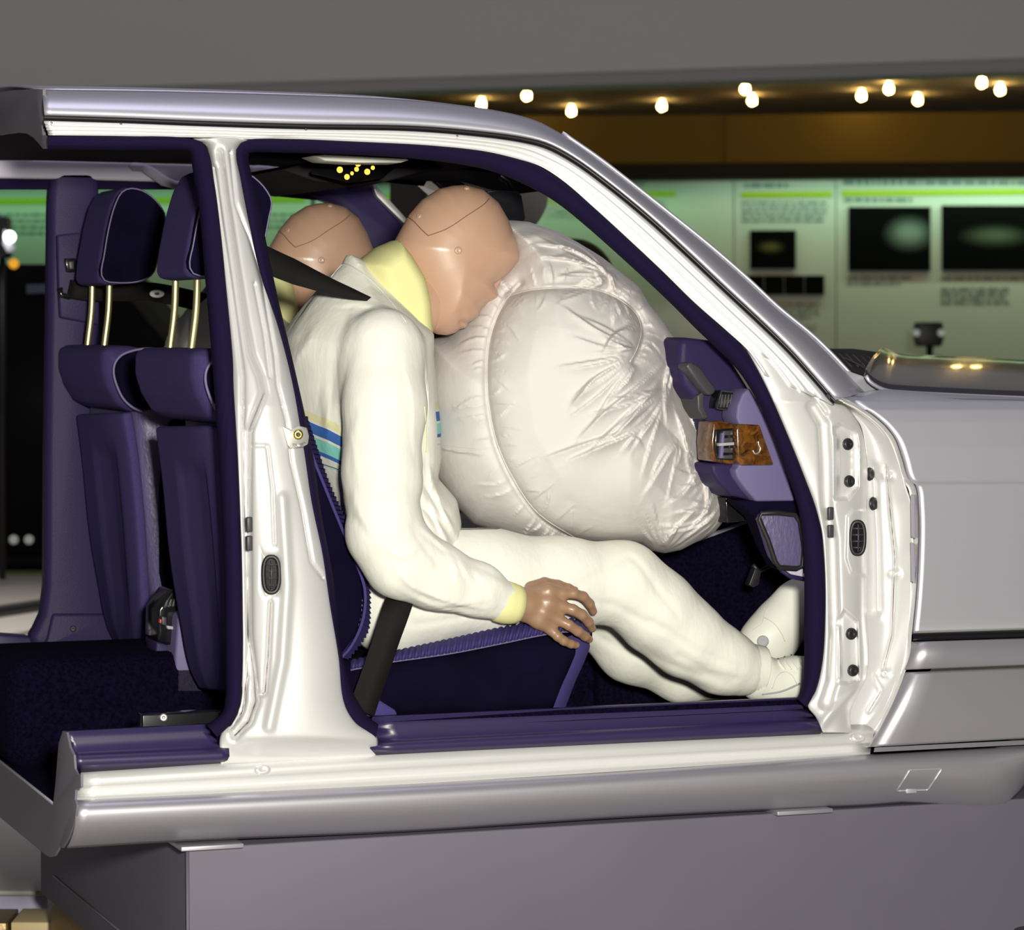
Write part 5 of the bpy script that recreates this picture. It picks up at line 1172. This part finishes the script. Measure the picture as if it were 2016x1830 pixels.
# ---- hall ceiling with lamps and bulkhead
def bulk(name, px, w0, w1, m): 
    a = [bw(x, y, w0) for x, y in px]; b = [p+HZ*(w1-w0) for p in a]; return prism(name, a, b, m, None, kind='structure')
ZC = 2.62
bl_ = bulk('trim_4', [(-1500, 190), (-60, 180), (1008, 147), (2016, 114), (3300, 72), (3300, -1100), (-1500, -1100)], 18.2, 18.6, M['beam'])
bulk('trim_5', [(-1500, 216), (-60, 205), (1008, 172), (2016, 140), (3300, 98), (3300, 73), (2016, 116), (1008, 149), (-60, 182), (-1500, 192)], 18.28, 18.7, mat('light_bulkhead_lip', (0.50, 0.48, 0.50), 0.7))
def ceilmat():
    m = mat('perforated_metal_ceiling', (0.20, 0.17, 0.12), 0.8, 0.0); nt = m.node_tree; b = nt.nodes['Principled BSDF']
    tc = nt.nodes.new('ShaderNodeTexCoord'); mp = nt.nodes.new('ShaderNodeMapping'); mp.inputs['Rotation'].default_value = (0, 0, YAW+radians(8)); nt.links.new(tc.outputs['Object'], mp.inputs[0])
    wv = nt.nodes.new('ShaderNodeTexWave'); wv.bands_direction = 'Y'; wv.inputs['Scale'].default_value = 3.0; wv.inputs['Distortion'].default_value = 0.6
    nt.links.new(mp.outputs[0], wv.inputs['Vector']); bp = nt.nodes.new('ShaderNodeBump'); bp.inputs['Strength'].default_value = 0.6; bp.inputs['Distance'].default_value = 0.05
    nt.links.new(wv.outputs['Fac'], bp.inputs['Height']); nt.links.new(bp.outputs[0], b.inputs['Normal'])
    r = nt.nodes.new('ShaderNodeValToRGB'); r.color_ramp.elements[0].color = (0.06, 0.05, 0.04, 1); r.color_ramp.elements[1].color = (0.75, 0.65, 0.5, 1); nt.links.new(wv.outputs['Fac'], r.inputs[0]); nt.links.new(r.outputs[0], b.inputs['Base Color'])
    return m
hb_('ceiling', -14, 14, 18.6, 24.5, ZC, ZC+0.1, ceilmat(), kind='structure')
M['bulb'] = mat('lit_bulb', (1, 0.85, 0.4), 0.3, emit=(1.0, 0.66, 0.20), estr=45)
proto = None
for i, (x, y) in enumerate(((1467, 177), (948, 207), (1037, 190), (1125, 221), (1303, 211), (1481, 200), (1696, 191), (1750, 177), (1807, 199), (1933, 165), (1969, 179))):
    z_ = ZC-0.05; p = atz(x, y, z_)
    nm = ('leftmost', 'second from left, high', 'third from left, lowest', 'fourth from left, standing alone', 'upper of the stacked pair in the middle', 'lower of the stacked pair in the middle', 'left of the group of three', 'upper middle of the group of three', 'right and lowest of the group of three', 'left of the pair at the right edge', 'rightmost')[(4, 0, 1, 2, 3, 5, 6, 7, 8, 9, 10)[i]]
    if proto is None:
        o = tube('ceiling_lamp', [Vector((0, 0, 0.05)), Vector((0, 0, 0.03)), Vector((0, 0, 0.012)), Vector((0, 0, -0.012)), Vector((0, 0, -0.024))], [0.012, 0.02, 0.028, 0.026, 0.008], M['bulb'], None, 16); proto = o
    else: o = proto.copy(); C.objects.link(o)
    o.location = p; tag(o, 'warm glowing ceiling lamp above the boards, '+nm, 'ceiling lamp', 'ceiling lamps')
# lamps of the hall that light the boards
for u0, u1, pw, col in ((-4.6, 1.2, 10, (0.38, 1.0, 0.52)), (1.2, 6.5, 26, (0.60, 1.0, 0.68))):
    base = Vector((CAM.x, CAM.y, 0)); c = base+RT*((u0+u1)/2)+HZ*20.75; c.z = bw(1000, 352 if u0 > 0 else 371, 20.75).z
    l = bpy.data.lights.new('board_tube', 'AREA'); l.shape = 'RECTANGLE'; l.size = u1-u0; l.size_y = 0.06; l.energy = pw; l.color = col
    o = bpy.data.objects.new('board_tube_light', l); C.objects.link(o); o.location = c
    o.rotation_euler = (Vector((0, 0, -1))+HZ*0.30).to_track_quat('-Z', 'Y').to_euler()
    # keep the long side across the wall
    zax = -(Vector((0, 0, -1))+HZ*0.30).normalized(); xax = RT.copy(); yax = zax.cross(xax)
    o.matrix_world = Matrix(((xax.x, yax.x, zax.x, c.x), (xax.y, yax.y, zax.y, c.y), (xax.z, yax.z, zax.z, c.z), (0, 0, 0, 1)))
l = bpy.data.lights.new('bulb_glow', 'AREA'); l.shape = 'RECTANGLE'; l.size = 9; l.size_y = 0.5; l.energy = 14; l.color = (1, 0.6, 0.15)
o = bpy.data.objects.new('ceiling_lamp_glow', l); C.objects.link(o); zax = (HZ*-0.8+Vector((0, 0, 0.6))).normalized(); xax = RT.copy(); yax = zax.cross(xax); c = Vector((CAM.x, CAM.y, 0))+RT*1.5+HZ*19.5+Vector((0, 0, 2.55))
o.matrix_world = Matrix(((xax.x, yax.x, zax.x, c.x), (xax.y, yax.y, zax.y, c.y), (xax.z, yax.z, zax.z, c.z), (0, 0, 0, 1)))

# ---- dark saloon standing behind, at the left
M['darkcar'] = mat('black_car_paint', (0.002, 0.002, 0.003), 0.6, spec=0.15)
dcx = thing('parked_car', 'black parked car standing behind the cut car, seen dark through the rear door opening', 'car')
prof = [(-900, 1090), (-900, 800), (-820, 760), (-500, 735), (-330, 530), (-250, 518), (150, 520), (210, 535), (340, 690), (520, 715), (600, 760), (620, 1000), (600, 1090), (500, 1095), (-800, 1095)]
a, b = wp(prof, 14.7, 1.6); prism('car_body', a, b, M['darkcar'], dcx, 0.03)
for cx in (-640, 430):
    c = bw(cx, 1020, 14.75); tube('wheel', [c, c+HZ*0.2], 0.24, M['black'], dcx, 32)
wq('lower_trim', [(-900, 1095), (620, 1095), (620, 1112), (-900, 1112)], M['black'], dcx, 14.8, 1.2)
a, b = wp([(52, 560), (200, 556), (200, 572), (52, 578)], 14.66, 0.02); prism('chrome_trim', a, b, mat('dull_blue_chrome', (0.10, 0.14, 0.22), 0.5), dcx)
knob('indicator_lamp', bw(27, 519, 14.65), -HZ, 0.024, mat('orange_lens', (0.5, 0.2, 0.02), 0.4, emit=(0.9, 0.42, 0.03), estr=0.8), dcx, 0.02, 14)
wq('trim_6', [(-900, 1126), (620, 1126), (620, 1138), (-900, 1138)], mat('dull_lime_strip', (0.12, 0.20, 0.01), 0.6), None, 14.55, 0.05, kind='structure')
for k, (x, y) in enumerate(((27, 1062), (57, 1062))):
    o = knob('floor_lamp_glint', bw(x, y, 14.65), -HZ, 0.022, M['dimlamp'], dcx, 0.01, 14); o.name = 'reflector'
sl2 = thing('spotlight', 'black spotlight with a glaring white lens at far left, above the black parked car', 'spotlight')
a, b = wp([(-20, 424), (12, 426), (16, 500), (8, 508), (-20, 505)], 13.9, 0.15); prism('spotlight_housing', a, b, M['black'], sl2, 0.01)
knob('spotlight_lens', bw(19, 466, 13.86), -HZ, 0.026, mat('white_lamp', (1, 1, 1), 0.3, emit=(1, 1, 0.85), estr=5), sl2, 0.02)
a, b = wp([(6, 450), (20, 460), (24, 490), (14, 498), (4, 480)], 13.88, 0.1); prism('spotlight_body', a, b, mat('white_plastic', (0.7, 0.68, 0.75), 0.4, emit=(0.6, 0.58, 0.7), estr=0.4), sl2, 0.01)
tube('spotlight_stem', [bw(5, 500, 13.95), bw(5, 1140, 13.95)], 0.015, M['black'], sl2, 8)
# onlooker behind the car
on = thing('person', 'person with black hair and a dark brown coat standing blurred behind the car', 'person')
DP = 8.2; oc = bw(985, 420, DP)
rel = lambda u, w_, z_: tuple(oc+RT*u+HZ*w_+Vector((0, 0, z_)))
q = np.array([rel(-0.45, -0.3, 0.3), rel(0.55, 0.35, 0.3), rel(-0.45, 0.35, 0.3), rel(0.55, -0.3, 0.3)])
lo = (q[:, 0].min(), q[:, 1].min(), ZF-0.02); hi = (q[:, 0].max(), q[:, 1].max(), oc.z+0.32)
X, Y, Z = grid(lo, hi, 0.016); g_ = ZF-oc.z
sg_ = lambda a, b, ra, rb: cap(X, Y, Z, rel(*a), rel(*b), ra, rb)
fb_ = smin(ell(X, Y, Z, rel(0, 0, 0.06), (0.09, 0.09, 0.12)), sg_((0, 0, 0), (0.0, 0, -0.14), 0.055, 0.06), 0.03)
V, Q = nets(fb_, lo, 0.016); pb = nmesh('body', V, Q, M['skin'], on)
V, Q = nets(np.maximum(ell(X, Y, Z, rel(0, -0.01, 0.07), (0.135, 0.135, 0.14)), -(Z-(oc.z-0.05))), lo, 0.016); nmesh('hair', V, Q, M['hair'], on)
f = smin(sg_((-0.13, 0, -0.17), (0.20, 0, -0.17), 0.10, 0.11), sg_((0.03, 0, -0.25), (0.03, 0, -0.65), 0.19, 0.19), 0.06)
f = smin(f, sg_((0.22, 0, -0.19), (0.27, -0.03, -0.48), 0.07, 0.055), 0.03); f = smin(f, sg_((0.27, -0.03, -0.48), (0.20, -0.15, -0.70), 0.055, 0.045), 0.03)
f = smin(f, sg_((-0.16, 0, -0.19), (-0.20, -0.03, -0.48), 0.07, 0.055), 0.03); f = smin(f, sg_((-0.20, -0.03, -0.48), (-0.14, -0.15, -0.70), 0.055, 0.045), 0.03)
V, Q = nets(f, lo, 0.016); nmesh('coat', V, Q, M['coat'], on)
f = smin(sg_((-0.07, 0, -0.7), (-0.09, 0, g_+0.10), 0.11, 0.06), sg_((0.12, 0, -0.7), (0.14, 0, g_+0.10), 0.11, 0.06), 0.02)
V, Q = nets(f, lo, 0.016); nmesh('trousers', V, Q, M['coat'], on)
for u in (-0.09, 0.14): V, Q = nets(sg_((u, 0.02, g_+0.06), (u, -0.13, g_+0.05), 0.05, 0.045), lo, 0.016); nmesh('shoe', V, Q, M['black'], on)
# brown column beyond the driver's side
cl_ = thing('display_column', 'dark brown column standing between the car and the exhibition boards', 'column')
a, b = wp([(768, 230), (828, 230), (840, 420), (846, 1720), (760, 1720)], 9.0, 0.3); prism('column_shaft', a, b, mat('brown_column', (0.055, 0.042, 0.03), 0.7), cl_, 0.01)

# ================================================================== origins at the base of every thing
bpy.context.view_layer.update()
for o in [o for o in C.objects if o.type == 'EMPTY' and o.parent is None]:
    pts = []
    def walk(q):
        for ch in q.children:
            if ch.type == 'MESH' and len(ch.data.vertices):
                co = np.empty(len(ch.data.vertices)*3, np.float32); ch.data.vertices.foreach_get('co', co); co = co.reshape(-1, 3); pts.append(co.min(0)); pts.append(co.max(0))
            walk(ch)
    walk(o)
    if not pts: continue
    P_ = np.array(pts); mn, mx = P_.min(0), P_.max(0); loc = Vector(((mn[0]+mx[0])/2, (mn[1]+mx[1])/2, mn[2])).copy()
    for ch in o.children: ch.matrix_parent_inverse = Matrix.Translation(-loc)
    o.location = o.location+loc
